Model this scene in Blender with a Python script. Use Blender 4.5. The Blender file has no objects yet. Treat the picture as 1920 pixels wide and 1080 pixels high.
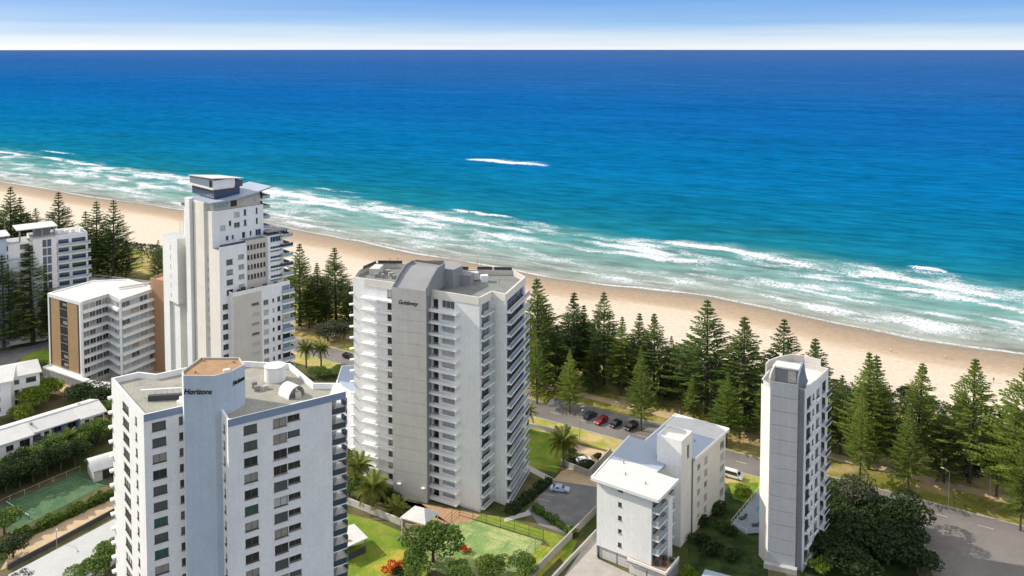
import bpy, bmesh, math, random
import numpy as np
from mathutils import Vector, Matrix

random.seed(7)
R = math.radians
C = bpy.context.scene.collection
scene = bpy.context.scene

# ------------------------------------------------------------------ camera
EYE = 105.0                       # drone height above the street, metres
FPX = 1550.0                      # focal length in photo pixels (1920 wide)
PITCH = math.atan(80 / FPX)
cam_d = bpy.data.cameras.new('camera')
cam = bpy.data.objects.new('camera', cam_d)
C.objects.link(cam)
cam.location = (0, 0, EYE)
cam.rotation_euler = (math.pi / 2 - PITCH, 0, 0)
cam_d.sensor_width = 36
cam_d.lens = 36 * FPX / 1920
cam_d.shift_y = -(540 - 172) / 1920
cam_d.clip_start = 1
cam_d.clip_end = 200000
scene.camera = cam

# ------------------------------------------------------------------ light
SUN_EL, SUN_H = R(33.5), (-0.954, 0.301)      # sun stands over the sea, to the left
w = bpy.data.worlds.new('World')
scene.world = w
w.use_nodes = True
nt = w.node_tree
bg = nt.nodes['Background']
sky = nt.nodes.new('ShaderNodeTexSky')
sky.sky_type = 'NISHITA'
sky.sun_disc = False
sky.sun_elevation = SUN_EL
sky.sun_rotation = math.atan2(SUN_H[0], SUN_H[1])
sky.altitude = 50
sky.air_density = 1.0
sky.dust_density = 1.0
sky.ozone_density = 1.0
tc = nt.nodes.new('ShaderNodeTexCoord')
sep = nt.nodes.new('ShaderNodeSeparateXYZ')
nt.links.new(tc.outputs['Generated'], sep.inputs[0])
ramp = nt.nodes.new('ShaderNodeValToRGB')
# thin streaks of high cloud stretched along the horizon
mp = nt.nodes.new('ShaderNodeMapping')
mp.inputs['Scale'].default_value = (2.2, 2.2, 55)
nt.links.new(tc.outputs['Generated'], mp.inputs[0])
nz = nt.nodes.new('ShaderNodeTexNoise')
nz.inputs['Scale'].default_value = 1.6
nz.inputs['Detail'].default_value = 6
nt.links.new(mp.outputs[0], nz.inputs['Vector'])
nm = nt.nodes.new('ShaderNodeMath')
nm.operation = 'MULTIPLY_ADD'
nm.inputs[1].default_value = -0.022
nm.inputs[2].default_value = 0.011
nt.links.new(nz.outputs['Fac'], nm.inputs[0])
nab = nt.nodes.new('ShaderNodeMath')
nab.operation = 'MAXIMUM'
nab.inputs[1].default_value = 0
nt.links.new(sep.outputs['Z'], nab.inputs[0])
na = nt.nodes.new('ShaderNodeMath')
na.operation = 'ADD'
nt.links.new(nab.outputs[0], na.inputs[0])
nt.links.new(nm.outputs[0], na.inputs[1])
np_ = nt.nodes.new('ShaderNodeMath')
np_.operation = 'POWER'
np_.inputs[1].default_value = 0.5
nt.links.new(na.outputs[0], np_.inputs[0])
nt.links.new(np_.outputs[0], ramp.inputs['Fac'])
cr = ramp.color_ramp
SKY = [(0.0, (2.65, 2.72, 2.8)), (.05, (2.5, 2.65, 2.8)), (.119, (1.85, 2.25, 2.72)), (.183, (.70, 1.42, 2.5)), (.243, (.28, .90, 2.3)), (.42, (1.2, 1.7, 2.6)), (.6, (2.7, 2.75, 2.85)), (1.0, (2.9, 2.9, 2.9))]  # upper stops whitened beyond the view to lift the shaded walls
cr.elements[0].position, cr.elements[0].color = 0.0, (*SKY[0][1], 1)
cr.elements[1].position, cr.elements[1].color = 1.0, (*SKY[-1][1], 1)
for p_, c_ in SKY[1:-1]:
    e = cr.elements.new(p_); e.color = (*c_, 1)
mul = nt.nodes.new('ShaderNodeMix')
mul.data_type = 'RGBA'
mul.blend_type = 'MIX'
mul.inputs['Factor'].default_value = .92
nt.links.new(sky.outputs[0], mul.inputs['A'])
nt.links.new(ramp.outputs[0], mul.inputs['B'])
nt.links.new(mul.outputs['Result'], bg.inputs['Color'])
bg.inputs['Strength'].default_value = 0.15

sun_d = bpy.data.lights.new('sun', 'SUN')
sun = bpy.data.objects.new('sun', sun_d)
C.objects.link(sun)
sun_d.energy = 2.15
sun_d.angle = R(0.5)
sun_d.color = (1.0, 0.93, 0.82)
sv = Vector((SUN_H[0] * math.cos(SUN_EL), SUN_H[1] * math.cos(SUN_EL), math.sin(SUN_EL)))
sun.rotation_euler = sv.to_track_quat('Z', 'Y').to_euler()
sun.location = (-60, 100, 200)

vs = scene.view_settings
scene.display_settings.display_device = 'sRGB'
vs.view_transform = 'Standard'
vs.look = 'None'
vs.gamma = 1
vs.use_curve_mapping = False
vs.exposure = 1.2
scene.cycles.max_bounces = 6
scene.cycles.use_denoising = True

# ------------------------------------------------------------------ helpers
def site(px, py, z=0.0):
    """plan position (metres) of a photo point lying at height z"""
    a, b = (px - 960) / FPX, -(py - 172) / FPX
    d = (a, math.cos(PITCH) + b * math.sin(PITCH), -math.sin(PITCH) + b * math.cos(PITCH))
    t = (z - EYE) / d[2]
    return (d[0] * t, d[1] * t)

def height_of(py, Y):
    """height of a point seen at photo row py when it stands at distance Y"""
    b = -(py - 172) / FPX
    t = Y / (math.cos(PITCH) + b * math.sin(PITCH))
    return EYE + t * (-math.sin(PITCH) + b * math.cos(PITCH))

def sd(s, d):          # shore frame: s along the coast, d out to sea
    return (.85 * s + .527 * d, -.527 * s + .85 * d)

def to_sd(x, y):
    return (.85 * x - .527 * y, .527 * x + .85 * y)

class Frame:
    def __init__(f, o, deg):
        f.o = o; f.c = math.cos(R(deg)); f.s = math.sin(R(deg)); f.a = R(deg)
    def __call__(f, a, b):
        return (f.o[0] + f.c * a - f.s * b, f.o[1] + f.s * a + f.c * b)

class MB:
    def __init__(s):
        s.v = []; s.f = []; s.m = []
    def face(s, pts, m=0):
        n = len(s.v); s.v += [tuple(p) for p in pts]
        s.f.append(tuple(range(n, n + len(pts)))); s.m.append(m)
    def mesh(s, verts, faces, m=0):
        n = len(s.v); s.v += [tuple(p) for p in verts]
        for f in faces:
            s.f.append(tuple(i + n for i in f)); s.m.append(m)
    def box(s, c, size, ang=0, m=0):
        cx, cy, cz = c; a, b, h = size[0] / 2, size[1] / 2, size[2] / 2
        co, si = math.cos(ang), math.sin(ang)
        P = []
        for z in (-h, h):
            for x, y in ((-a, -b), (a, -b), (a, b), (-a, b)):
                P.append((cx + co * x - si * y, cy + si * x + co * y, cz + z))
        s.mesh(P, [(3, 2, 1, 0), (4, 5, 6, 7), (0, 1, 5, 4), (1, 2, 6, 5), (2, 3, 7, 6), (3, 0, 4, 7)], m)
    def prism(s, poly, z0, z1, m=0, top=None, bottom=True):
        n = len(poly)
        for i in range(n):
            a, b = poly[i], poly[(i + 1) % n]
            s.face([(a[0], a[1], z0), (b[0], b[1], z0), (b[0], b[1], z1), (a[0], a[1], z1)], m)
        s.face([(p[0], p[1], z1) for p in poly], m if top is None else top)
        if bottom:
            s.face([(p[0], p[1], z0) for p in reversed(poly)], m)
    def bar(s, a, b, r, n=6, m=0, r2=None):
        a, b = Vector(a), Vector(b); r2 = r if r2 is None else r2
        d = (b - a).normalized()
        u = d.orthogonal().normalized(); v = d.cross(u)
        P = [a + r * (math.cos(t) * u + math.sin(t) * v) for t in [2 * math.pi * i / n for i in range(n)]]
        P += [b + r2 * (math.cos(t) * u + math.sin(t) * v) for t in [2 * math.pi * i / n for i in range(n)]]
        F = [(i, (i + 1) % n, n + (i + 1) % n, n + i) for i in range(n)]
        F += [tuple(reversed(range(n))), tuple(range(n, 2 * n))]
        s.mesh(P, F, m)
    def wall(s, a, b, t, z0, z1, m=0):           # straight wall a-b of thickness t
        L = math.hypot(b[0] - a[0], b[1] - a[1])
        s.box(((a[0] + b[0]) / 2, (a[1] + b[1]) / 2, (z0 + z1) / 2), (L, t, z1 - z0), math.atan2(b[1] - a[1], b[0] - a[0]), m)
    def data(s, name, mats):
        me = bpy.data.meshes.new(name)
        me.from_pydata(s.v, [], s.f)
        for m in (mats if isinstance(mats, (list, tuple)) else [mats]):
            me.materials.append(m)
        if max(s.m, default=0):
            me.polygons.foreach_set('material_index', s.m)
        me.update()
        return me
    def build(s, name, mats, parent=None, smooth=False):
        if parent is not None:
            o = parent
            while o.parent: o = o.parent
            x, y, z = o.location
            s.v = [(a - x, b - y, c - z) for a, b, c in s.v]
        me = s.data(name, mats)
        if smooth: me.polygons.foreach_set('use_smooth', [True] * len(me.polygons))
        o = bpy.data.objects.new(name, me)
        C.objects.link(o)
        o.parent = parent
        return o

def link(name, me, parent=None, loc=(0, 0, 0), rz=0, scale=None):
    o = bpy.data.objects.new(name, me); C.objects.link(o)
    o.parent = parent; o.location = loc; o.rotation_euler = (0, 0, rz)
    if scale: o.scale = scale
    return o

def thing(name, label, cat, loc, rz=0, group=None):
    o = link(name, None, None, loc, rz)
    o.empty_display_size = .5
    return tag(o, label, cat, group)

def tag(o, label, cat, group=None):
    o['label'] = label; o['category'] = cat
    if group: o['group'] = group
    return o

def struct(o, kind='structure'):
    o['kind'] = kind
    return o

def copy_tree(o, parent=None):
    c = o.copy(); C.objects.link(c); c.parent = parent
    for ch in list(o.children): copy_tree(ch, c)
    return c

def inset(poly, d):
    """move every edge of a CCW polygon inwards by d"""
    n = len(poly); out = []
    for i in range(n):
        p0, p1, p2 = Vector(poly[i - 1]), Vector(poly[i]), Vector(poly[(i + 1) % n])
        e1, e2 = (p1 - p0).normalized(), (p2 - p1).normalized()
        n1, n2 = Vector((-e1.y, e1.x)), Vector((-e2.y, e2.x))
        k = n1 + n2
        k = k / max(.35, k.dot(n1) if k.length else 1)
        out.append((p1.x + k.x * d, p1.y + k.y * d))
    return out

# ------------------------------------------------------------------ materials
def mat(name, col, rough=.7, var=.12, scale=.6, spec=.3, bump=0, streak=0, metal=0, fine=8.0):
    m = bpy.data.materials.new(name); m.use_nodes = True
    t = m.node_tree; b = t.nodes['Principled BSDF']
    b.inputs['Roughness'].default_value = rough
    b.inputs['Specular IOR Level'].default_value = spec
    b.inputs['Metallic'].default_value = metal
    co = t.nodes.new('ShaderNodeNewGeometry')
    n1 = t.nodes.new('ShaderNodeTexNoise'); n1.inputs['Scale'].default_value = scale; n1.inputs['Detail'].default_value = 6
    t.links.new(co.outputs['Position'], n1.inputs['Vector'])
    n2 = t.nodes.new('ShaderNodeTexNoise'); n2.inputs['Scale'].default_value = scale * fine; n2.inputs['Detail'].default_value = 3
    t.links.new(co.outputs['Position'], n2.inputs['Vector'])
    ad = t.nodes.new('ShaderNodeMath'); ad.operation = 'ADD'
    t.links.new(n1.outputs['Fac'], ad.inputs[0]); t.links.new(n2.outputs['Fac'], ad.inputs[1])
    last = ad.outputs[0]
    if streak:
        mpg = t.nodes.new('ShaderNodeMapping'); mpg.inputs['Scale'].default_value = (1.6, 1.6, .06)
        t.links.new(co.outputs['Position'], mpg.inputs[0])
        n3 = t.nodes.new('ShaderNodeTexNoise'); n3.inputs['Scale'].default_value = 1.0; n3.inputs['Detail'].default_value = 5
        t.links.new(mpg.outputs[0], n3.inputs['Vector'])
        ma = t.nodes.new('ShaderNodeMath'); ma.operation = 'MULTIPLY_ADD'
        ma.inputs[1].default_value = streak; t.links.new(n3.outputs['Fac'], ma.inputs[0]); t.links.new(last, ma.inputs[2])
        sb = t.nodes.new('ShaderNodeMath'); sb.operation = 'SUBTRACT'; sb.inputs[1].default_value = streak * .5
        t.links.new(ma.outputs[0], sb.inputs[0]); last = sb.outputs[0]
    mrg = t.nodes.new('ShaderNodeMapRange')
    mrg.inputs['From Min'].default_value = .6; mrg.inputs['From Max'].default_value = 1.4
    mrg.inputs['To Min'].default_value = 1 - var; mrg.inputs['To Max'].default_value = 1 + var
    t.links.new(last, mrg.inputs['Value'])
    vm = t.nodes.new('ShaderNodeVectorMath'); vm.operation = 'SCALE'
    vm.inputs[0].default_value = col[:3]
    t.links.new(mrg.outputs[0], vm.inputs['Scale'])
    t.links.new(vm.outputs[0], b.inputs['Base Color'])
    if bump:
        bp = t.nodes.new('ShaderNodeBump'); bp.inputs['Strength'].default_value = bump; bp.inputs['Distance'].default_value = .1
        t.links.new(n2.outputs['Fac'], bp.inputs['Height']); t.links.new(bp.outputs[0], b.inputs['Normal'])
    return m

def two_tone(name, c1, c2, scale, lo=.42, hi=.58, rough=.9, grain=.28, scale3=3.0):
    """ground cover: patches of two colours, fine grain on top"""
    m = bpy.data.materials.new(name); m.use_nodes = True
    t = m.node_tree; b = t.nodes['Principled BSDF']
    b.inputs['Roughness'].default_value = rough; b.inputs['Specular IOR Level'].default_value = .15
    g = t.nodes.new('ShaderNodeNewGeometry')
    n = t.nodes.new('ShaderNodeTexNoise'); n.inputs['Scale'].default_value = scale; n.inputs['Detail'].default_value = 8
    n.inputs['Roughness'].default_value = .62
    t.links.new(g.outputs['Position'], n.inputs['Vector'])
    mrg = t.nodes.new('ShaderNodeMapRange'); mrg.inputs['From Min'].default_value = lo; mrg.inputs['From Max'].default_value = hi
    t.links.new(n.outputs['Fac'], mrg.inputs['Value'])
    mx = t.nodes.new('ShaderNodeMix'); mx.data_type = 'RGBA'
    mx.inputs['A'].default_value = (*c1, 1); mx.inputs['B'].default_value = (*c2, 1)
    t.links.new(mrg.outputs[0], mx.inputs['Factor'])
    n2 = t.nodes.new('ShaderNodeTexNoise'); n2.inputs['Scale'].default_value = scale3; n2.inputs['Detail'].default_value = 4
    t.links.new(g.outputs['Position'], n2.inputs['Vector'])
    m2 = t.nodes.new('ShaderNodeMapRange'); m2.inputs['From Min'].default_value = .3; m2.inputs['From Max'].default_value = .7
    m2.inputs['To Min'].default_value = 1 - grain; m2.inputs['To Max'].default_value = 1 + grain
    t.links.new(n2.outputs['Fac'], m2.inputs['Value'])
    vm = t.nodes.new('ShaderNodeVectorMath'); vm.operation = 'SCALE'
    t.links.new(mx.outputs['Result'], vm.inputs[0]); t.links.new(m2.outputs[0], vm.inputs['Scale'])
    t.links.new(vm.outputs[0], b.inputs['Base Color'])
    return m

def leaf(name, dark, light, trans=.25):
    m = bpy.data.materials.new(name); m.use_nodes = True
    t = m.node_tree; b = t.nodes['Principled BSDF']
    b.inputs['Roughness'].default_value = .6; b.inputs['Specular IOR Level'].default_value = .2
    g = t.nodes.new('ShaderNodeNewGeometry'); oi = t.nodes.new('ShaderNodeObjectInfo')
    a = t.nodes.new('ShaderNodeMath'); a.operation = 'MULTIPLY_ADD'; a.inputs[1].default_value = .6
    t.links.new(g.outputs['Random Per Island'], a.inputs[0])
    sc = t.nodes.new('ShaderNodeMath'); sc.operation = 'MULTIPLY'; sc.inputs[1].default_value = .4
    t.links.new(oi.outputs['Random'], sc.inputs[0]); t.links.new(sc.outputs[0], a.inputs[2])
    mx = t.nodes.new('ShaderNodeMix'); mx.data_type = 'RGBA'
    mx.inputs['A'].default_value = (*dark, 1); mx.inputs['B'].default_value = (*light, 1)
    t.links.new(a.outputs[0], mx.inputs['Factor'])
    t.links.new(mx.outputs['Result'], b.inputs['Base Color'])
    tr = t.nodes.new('ShaderNodeBsdfTranslucent'); t.links.new(mx.outputs['Result'], tr.inputs['Color'])
    ms = t.nodes.new('ShaderNodeMixShader'); ms.inputs[0].default_value = trans
    out = t.nodes['Material Output']
    t.links.new(b.outputs[0], ms.inputs[1]); t.links.new(tr.outputs[0], ms.inputs[2]); t.links.new(ms.outputs[0], out.inputs['Surface'])
    return m

M = {
 'white': mat('white_paint', (.80, .79, .77), var=.09, scale=.25, streak=.75),
 'white2': mat('white_render', (.78, .77, .755), var=.09, scale=.2, streak=.75),
 'cream': mat('cream_render', (.74, .70, .63), var=.09, scale=.2, streak=.75),
 'beige': mat('beige_render', (.56, .52, .475), var=.09, scale=.3, streak=.75),
 'grey': mat('grey_render', (.59, .555, .515), var=.09, scale=.3, streak=.75),
 'towergrey': mat('cool_grey_render', (.43, .43, .44), var=.09, scale=.3, streak=.75),
 'grey2': mat('mid_grey_paint', (.27, .27, .28), var=.10, scale=.3, streak=.5),
 'slate': mat('blue_grey_paint', (.46, .53, .63), var=.09, scale=.3, streak=.75),
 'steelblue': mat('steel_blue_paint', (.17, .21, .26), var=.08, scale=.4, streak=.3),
 'fascia': mat('slate_blue_fascia', (.22, .28, .40), var=.08, scale=.4, streak=.3),
 'shadewhite': mat('shade_tinted_white_paint', (.77, .765, .79), var=.09, scale=.25, streak=.75),  # for shaded sides of white walls, shade tint put into the colour
 'darkgrey': mat('charcoal', (.06, .065, .07), var=.2, scale=1),
 'dark': mat('dark_recess', (.03, .03, .033), var=.2, scale=1),
 'tan': mat('tan_cladding', (.40, .255, .13), var=.12, scale=.5, streak=.7),
 'orange': mat('orange_brown_render', (.42, .24, .14), var=.1, scale=.4, streak=.5),
 'rust': mat('orange_roof_membrane', (.34, .215, .12), var=.3, scale=.5, rough=.9),
 'roofgrey': mat('weathered_roof_membrane', (.30, .29, .25), var=.25, scale=.35, rough=.95),
 'roofteal': mat('dark_roof_membrane', (.20, .21, .20), var=.25, scale=.35, rough=.95),
 'roofwhite': mat('white_metal_roof', (.60, .595, .575), var=.12, scale=.3, rough=.6),
 'rooflight': mat('pale_metal_roof', (.46, .46, .455), var=.1, scale=.3, rough=.6),
 'roofblue': mat('blue_grey_metal_roof', (.33, .385, .47), var=.08, scale=.3, rough=.5),
 'concrete': mat('concrete', (.40, .37, .33), var=.2, scale=.5, rough=.9),
 'pale_concrete': mat('pale_concrete', (.46, .44, .40), var=.15, scale=.5, rough=.9),
 'steel': mat('galvanised_steel', (.33, .33, .33), rough=.4, metal=.6),
 'black': mat('black_paint', (.012, .012, .015), rough=.5),
 'frame': mat('white_window_frame', (.6, .6, .6), rough=.5),
 'bronze': mat('bronze_window_frame', (.16, .14, .12), rough=.5),
 'bark': mat('bark', (.10, .075, .055), var=.3, scale=2, rough=.95),
 'palm_bark': mat('palm_bark', (.14, .105, .075), var=.35, scale=3, rough=.95),
 'tyre': mat('tyre_rubber', (.015, .015, .015), rough=.85),
 'rim': mat('alloy_rim', (.4, .4, .42), rough=.3, metal=.7),
 'lamp': mat('clear_lamp_lens', (.7, .7, .68), rough=.15, spec=.6),
 'tail': mat('red_lamp_lens', (.3, .01, .01), rough=.2, spec=.6),
 'blue_wall': mat('blue_wall_paint', (.16, .26, .42), var=.1, scale=.4),  # blue wall colour of the set-back terrace bay
 'brown': mat('brown_paving', (.30, .20, .13), var=.25, scale=1.2, rough=.95),
 'terracotta': mat('terracotta_paving', (.42, .26, .15), var=.2, scale=1.2, rough=.95),
 'pool': mat('pool_water', (.02, .22, .30), rough=.08, spec=.6, var=.1, scale=1),
 'skin': mat('skin', (.42, .26, .18), rough=.6),
 'hair': mat('dark_hair', (.02, .015, .01), rough=.6),
 'redflower': mat('red_flowers', (.55, .07, .02), var=.4, scale=3),
 'sandpath': mat('sandy_paving', (.50, .37, .23), var=.2, scale=.5, rough=.95),
}
def glass(name, col, rough=.12, spec=.6):
    return mat(name, col, rough=rough, spec=spec, var=.25, scale=.9)
G = {
 'dark': glass('dark_window_glass', (.028, .03, .034)),
 'mid': glass('grey_window_glass', (.09, .10, .11)),
 'curtain': glass('curtained_window_glass', (.30, .28, .25), rough=.3),
 'pale': glass('pale_blind_glass', (.46, .45, .43), rough=.4),
 'green': glass('green_window_glass', (.03, .11, .09)),
 'blue': glass('blue_window_glass', (.03, .06, .13)),
 'rail': glass('pale_balustrade_glass', (.34, .41, .44), rough=.2),
 'railblue': glass('blue_balustrade_glass', (.20, .29, .40), rough=.15),
 'raildark': glass('dark_balustrade_glass', (.05, .07, .10), rough=.15),
 'rosy': glass('reflection_tinted_glass', (.40, .31, .26), rough=.2),  # rosy base colour stands in for a warm reflection in the panes
}
L = {
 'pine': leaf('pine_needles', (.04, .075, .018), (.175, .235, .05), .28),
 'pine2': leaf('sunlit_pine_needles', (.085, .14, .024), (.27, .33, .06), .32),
 'palm': leaf('palm_leaf', (.09, .13, .02), (.30, .31, .06)),
 'palm_tip': leaf('olive_palm_leaf', (.05, .07, .02), (.17, .18, .06)),
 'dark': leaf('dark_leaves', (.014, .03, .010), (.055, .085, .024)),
 'mid': leaf('mid_green_leaves', (.055, .11, .018), (.17, .25, .05)),
 'bright': leaf('bright_green_leaves', (.09, .15, .014), (.26, .33, .04)),
 'olive': leaf('grey_olive_leaves', (.045, .05, .03), (.13, .14, .08)),
 'hedge': leaf('hedge_leaves', (.05, .10, .014), (.20, .26, .045)),
 'red': leaf('red_blossom', (.35, .03, .01), (.75, .13, .02)),
 'grass': leaf('grass_blades', (.05, .09, .015), (.16, .20, .03)),
}

# ------------------------------------------------------------------ the sea
SH_S = [-3000, -960, -690, -570, -528, -476, -386, -337, -296, -235, -195, -157, -144, -110, -86, -58, -30, 2, 60, 3000]
SH_D = [341, 341, 341, 340, 343, 343, 344, 338, 336, 333, 331, 334, 337, 341, 338, 333, 330, 333, 333, 333]
_rs = np.random.RandomState(3)
def vnoise(x, y, seed=0):
    """smooth value noise on numpy arrays"""
    r = np.random.RandomState(seed).rand(256, 256)
    xi, yi = np.floor(x).astype(int), np.floor(y).astype(int)
    fx, fy = x - xi, y - yi
    fx, fy = fx * fx * (3 - 2 * fx), fy * fy * (3 - 2 * fy)
    a = r[xi % 256, yi % 256]; b = r[(xi + 1) % 256, yi % 256]
    c = r[xi % 256, (yi + 1) % 256]; d = r[(xi + 1) % 256, (yi + 1) % 256]
    return (a * (1 - fx) + b * fx) * (1 - fy) + (c * (1 - fx) + d * fx) * fy
def fbm(x, y, seed=0, o=4):
    t = 0; k = 1; n = 0
    for i in range(o):
        t = t + k * vnoise(x * 2 ** i + 17 * i, y * 2 ** i + 5 * i, seed + i); n += k; k *= .55
    return t / n
def shore(s):
    s = np.asarray(s, float)
    return np.interp(s, SH_S, SH_D) + 5 * (vnoise(s / 45 + 300, s * 0 + 2.5, 4) - .5) + 2.5 * (vnoise(s / 14 + 300, s * 0 + 2.5, 5) - .5)

WATER = -0.9
s_arr = np.concatenate([[-90000, -40000, -15000, -6000, -3000, -1800, -1300], np.arange(-1000, 90, 2.0), [200, 500, 1500, 5000, 15000, 40000, 90000]])
d_arr = np.concatenate([np.arange(318, 470, 1.0), np.arange(470, 690, 3.0), [720, 800, 1000, 1500, 3000, 7000, 20000, 50000, 110000]])
S, D = np.meshgrid(s_arr, d_arr)
# foam: fronts of broken waves digitised in plan, each with a trailing sheet of white water
FR = [  # [(s, d) ...], strength, trail length, front width
 ([(-1000, 436), (-911, 437), (-798, 438), (-741, 431), (-700, 437)], 1.25, 14, 2),
 ([(-760, 392), (-700, 386), (-640, 399), (-560, 388), (-480, 396), (-440, 400)], .75, 22, 2),
 ([(-720, 412), (-640, 420), (-560, 415), (-480, 421), (-420, 416), (-390, 424)], .95, 16, 2),
 ([(-1000, 362), (-830, 372), (-760, 368), (-690, 372), (-600, 364), (-530, 372)], .5, 12, 1.5),
 ([(-540, 405), (-480, 408), (-430, 400), (-380, 404), (-330, 396), (-290, 400)], .9, 17, 2),
 ([(-322, 437), (-300, 434), (-265, 431), (-258, 432)], 1.6, 5, 1.2),
 ([(-350, 410), (-310, 414), (-270, 405), (-235, 409), (-190, 401), (-150, 404)], .95, 13, 2),
 ([(-330, 386), (-270, 390), (-220, 381), (-180, 386), (-150, 392)], .45, 15, 1.5),
 ([(-190, 392), (-150, 386), (-121, 396), (-90, 388), (-69, 394), (-49, 401)], .9, 14, 1.6),
 ([(-166, 421), (-130, 424), (-105, 416), (-75, 419), (-44, 411), (-10, 403), (30, 398), (90, 400)], .8, 13, 2),
 ([(-47, 436), (-38, 435), (-28, 432)], 1.5, 4.5, 1.2),
 ([(-100, 372), (-79, 371), (-50, 367), (-22, 363), (-8, 364)], .7, 12, 1.2),
 ([(-60, 392), (-31, 394), (2, 385), (40, 380), (90, 384)], .9, 15, 1.6),
 ([(-130, 356), (-100, 354), (-70, 350), (-44, 352)], .4, 7, 1),
 ([(-10, 352), (10, 349), (40, 350)], .6, 9, 1),
 ([(-20, 374), (10, 369), (60, 372)], .6, 10, 1),
 ([(-457, 648), (-440, 645), (-420, 647), (-405, 643), (-385, 646), (-363, 649)], 2.2, 12, 3.0),
 ([(-470, 454), (-440, 452), (-400, 456)], .3, 6, 1.5),
 ([(-880, 470), (-840, 468), (-800, 471)], .5, 6, 1.5),
]
foam = np.zeros_like(S)
wav = np.zeros_like(S)
jit = 4.5 * (fbm(S / 16 + 400, D / 40, 11) - .5) * 2 + 1.4 * (fbm(S / 5 + 400, D / 20, 12) - .5) * 2
for k, (pts, st, tr, fw) in enumerate(FR):
    px = np.array([p[0] for p in pts], float); pd = np.array([p[1] for p in pts], float)
    dl = D - (np.interp(S, px, pd) + jit)
    L_ = min(30, (px[-1] - px[0]) * .25)
    fade = np.clip((S - px[0]) / L_, 0, 1) * np.clip((px[-1] - S) / L_, 0, 1)
    amp = np.clip(-.25 + 2.1 * vnoise(S / 24 + 50 * k, D * 0 + k + .5, 30 + k), .12, 1.4) if len(pts) > 3 and k != 16 else .7 + .6 * vnoise(S / 14 + 50 * k, D * 0 + k + .5, 30 + k)
    f = np.where(dl > 0, np.exp(-np.maximum(dl, 0) / tr), np.exp(-(dl / (.5 * fw)) ** 2))
    edge = np.exp(-((dl - fw * .6) / fw) ** 2)
    foam += fade * st * amp * (.50 * f + .62 * edge)
    wav += fade * min(st, 1.2) * np.exp(-((dl - fw * 1.5) / (2.6 * fw)) ** 2)
d0 = shore(S)
band = np.clip((D - d0) / 12, 0, 1) * np.clip((np.where(S < -400, 446, 436) + 14 * (fbm(S / 40 + 300, D * 0 + 3.3, 21) - .5) * 2 - D) / 16, 0, 1)
lace = fbm(S / 13 + 500, D / 6.0, 41, 5)
foam = foam * (.35 + 1.3 * np.clip((lace - .28) / .44, 0, 1)) + band * (.16 + .42 * np.clip((lace - .42) / .25, 0, 1)) * np.clip(-.1 + 1.6 * vnoise(S / 34 + 400, D / 14, 45), .1, 1.3)
rel = D - d0
foam += .75 * np.exp(-((rel - 1.2) / 1.3) ** 2) * (.35 + .8 * vnoise(S / 22 + 400, D * 0, 47))
for q, (a, b) in enumerate(((7, .42), (15, .34), (24, .25))):
    foam += b * np.exp(-((rel - a - 7 * (vnoise(S / 35 + 300, D * 0 + q, 60 + q) - .5)) / 1.0) ** 2) * np.clip(vnoise(S / 28 + 300, D * 0 + q, 70 + q) * 2.4 - .8, 0, 1)
foam = np.clip(foam, 0, 1.15)
far_in = (S > -1100) & (S < 120) & (D < 700)
foam = np.where(far_in, foam, 0)
Z = WATER + np.where(far_in, 1.1 * wav + .25 * np.sin(D / 6.2 + 3 * vnoise(S / 60 + 200, D / 30, 80)) * np.clip((D - d0) / 40, 0, 1), 0)
Z = Z + np.where(D < 400, 0, 0)
X, Y = .85 * S + .527 * D, -.527 * S + .85 * D
nr, ncn = S.shape
idx = np.arange(nr * ncn).reshape(nr, ncn)
faces = np.stack([idx[:-1, :-1], idx[:-1, 1:], idx[1:, 1:], idx[1:, :-1]], -1).reshape(-1, 4)
me = bpy.data.meshes.new('sea')
me.from_pydata(np.stack([X, Y, Z], -1).reshape(-1, 3).tolist(), [], faces.tolist())
at = me.attributes.new('foam', 'FLOAT', 'POINT'); at.data.foreach_set('value', foam.reshape(-1).astype(np.float32))
at = me.attributes.new('shoal', 'FLOAT', 'POINT'); at.data.foreach_set('value', np.clip(rel, -20, 1e5).reshape(-1).astype(np.float32))
me.polygons.foreach_set('use_smooth', [True] * len(me.polygons))

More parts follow.
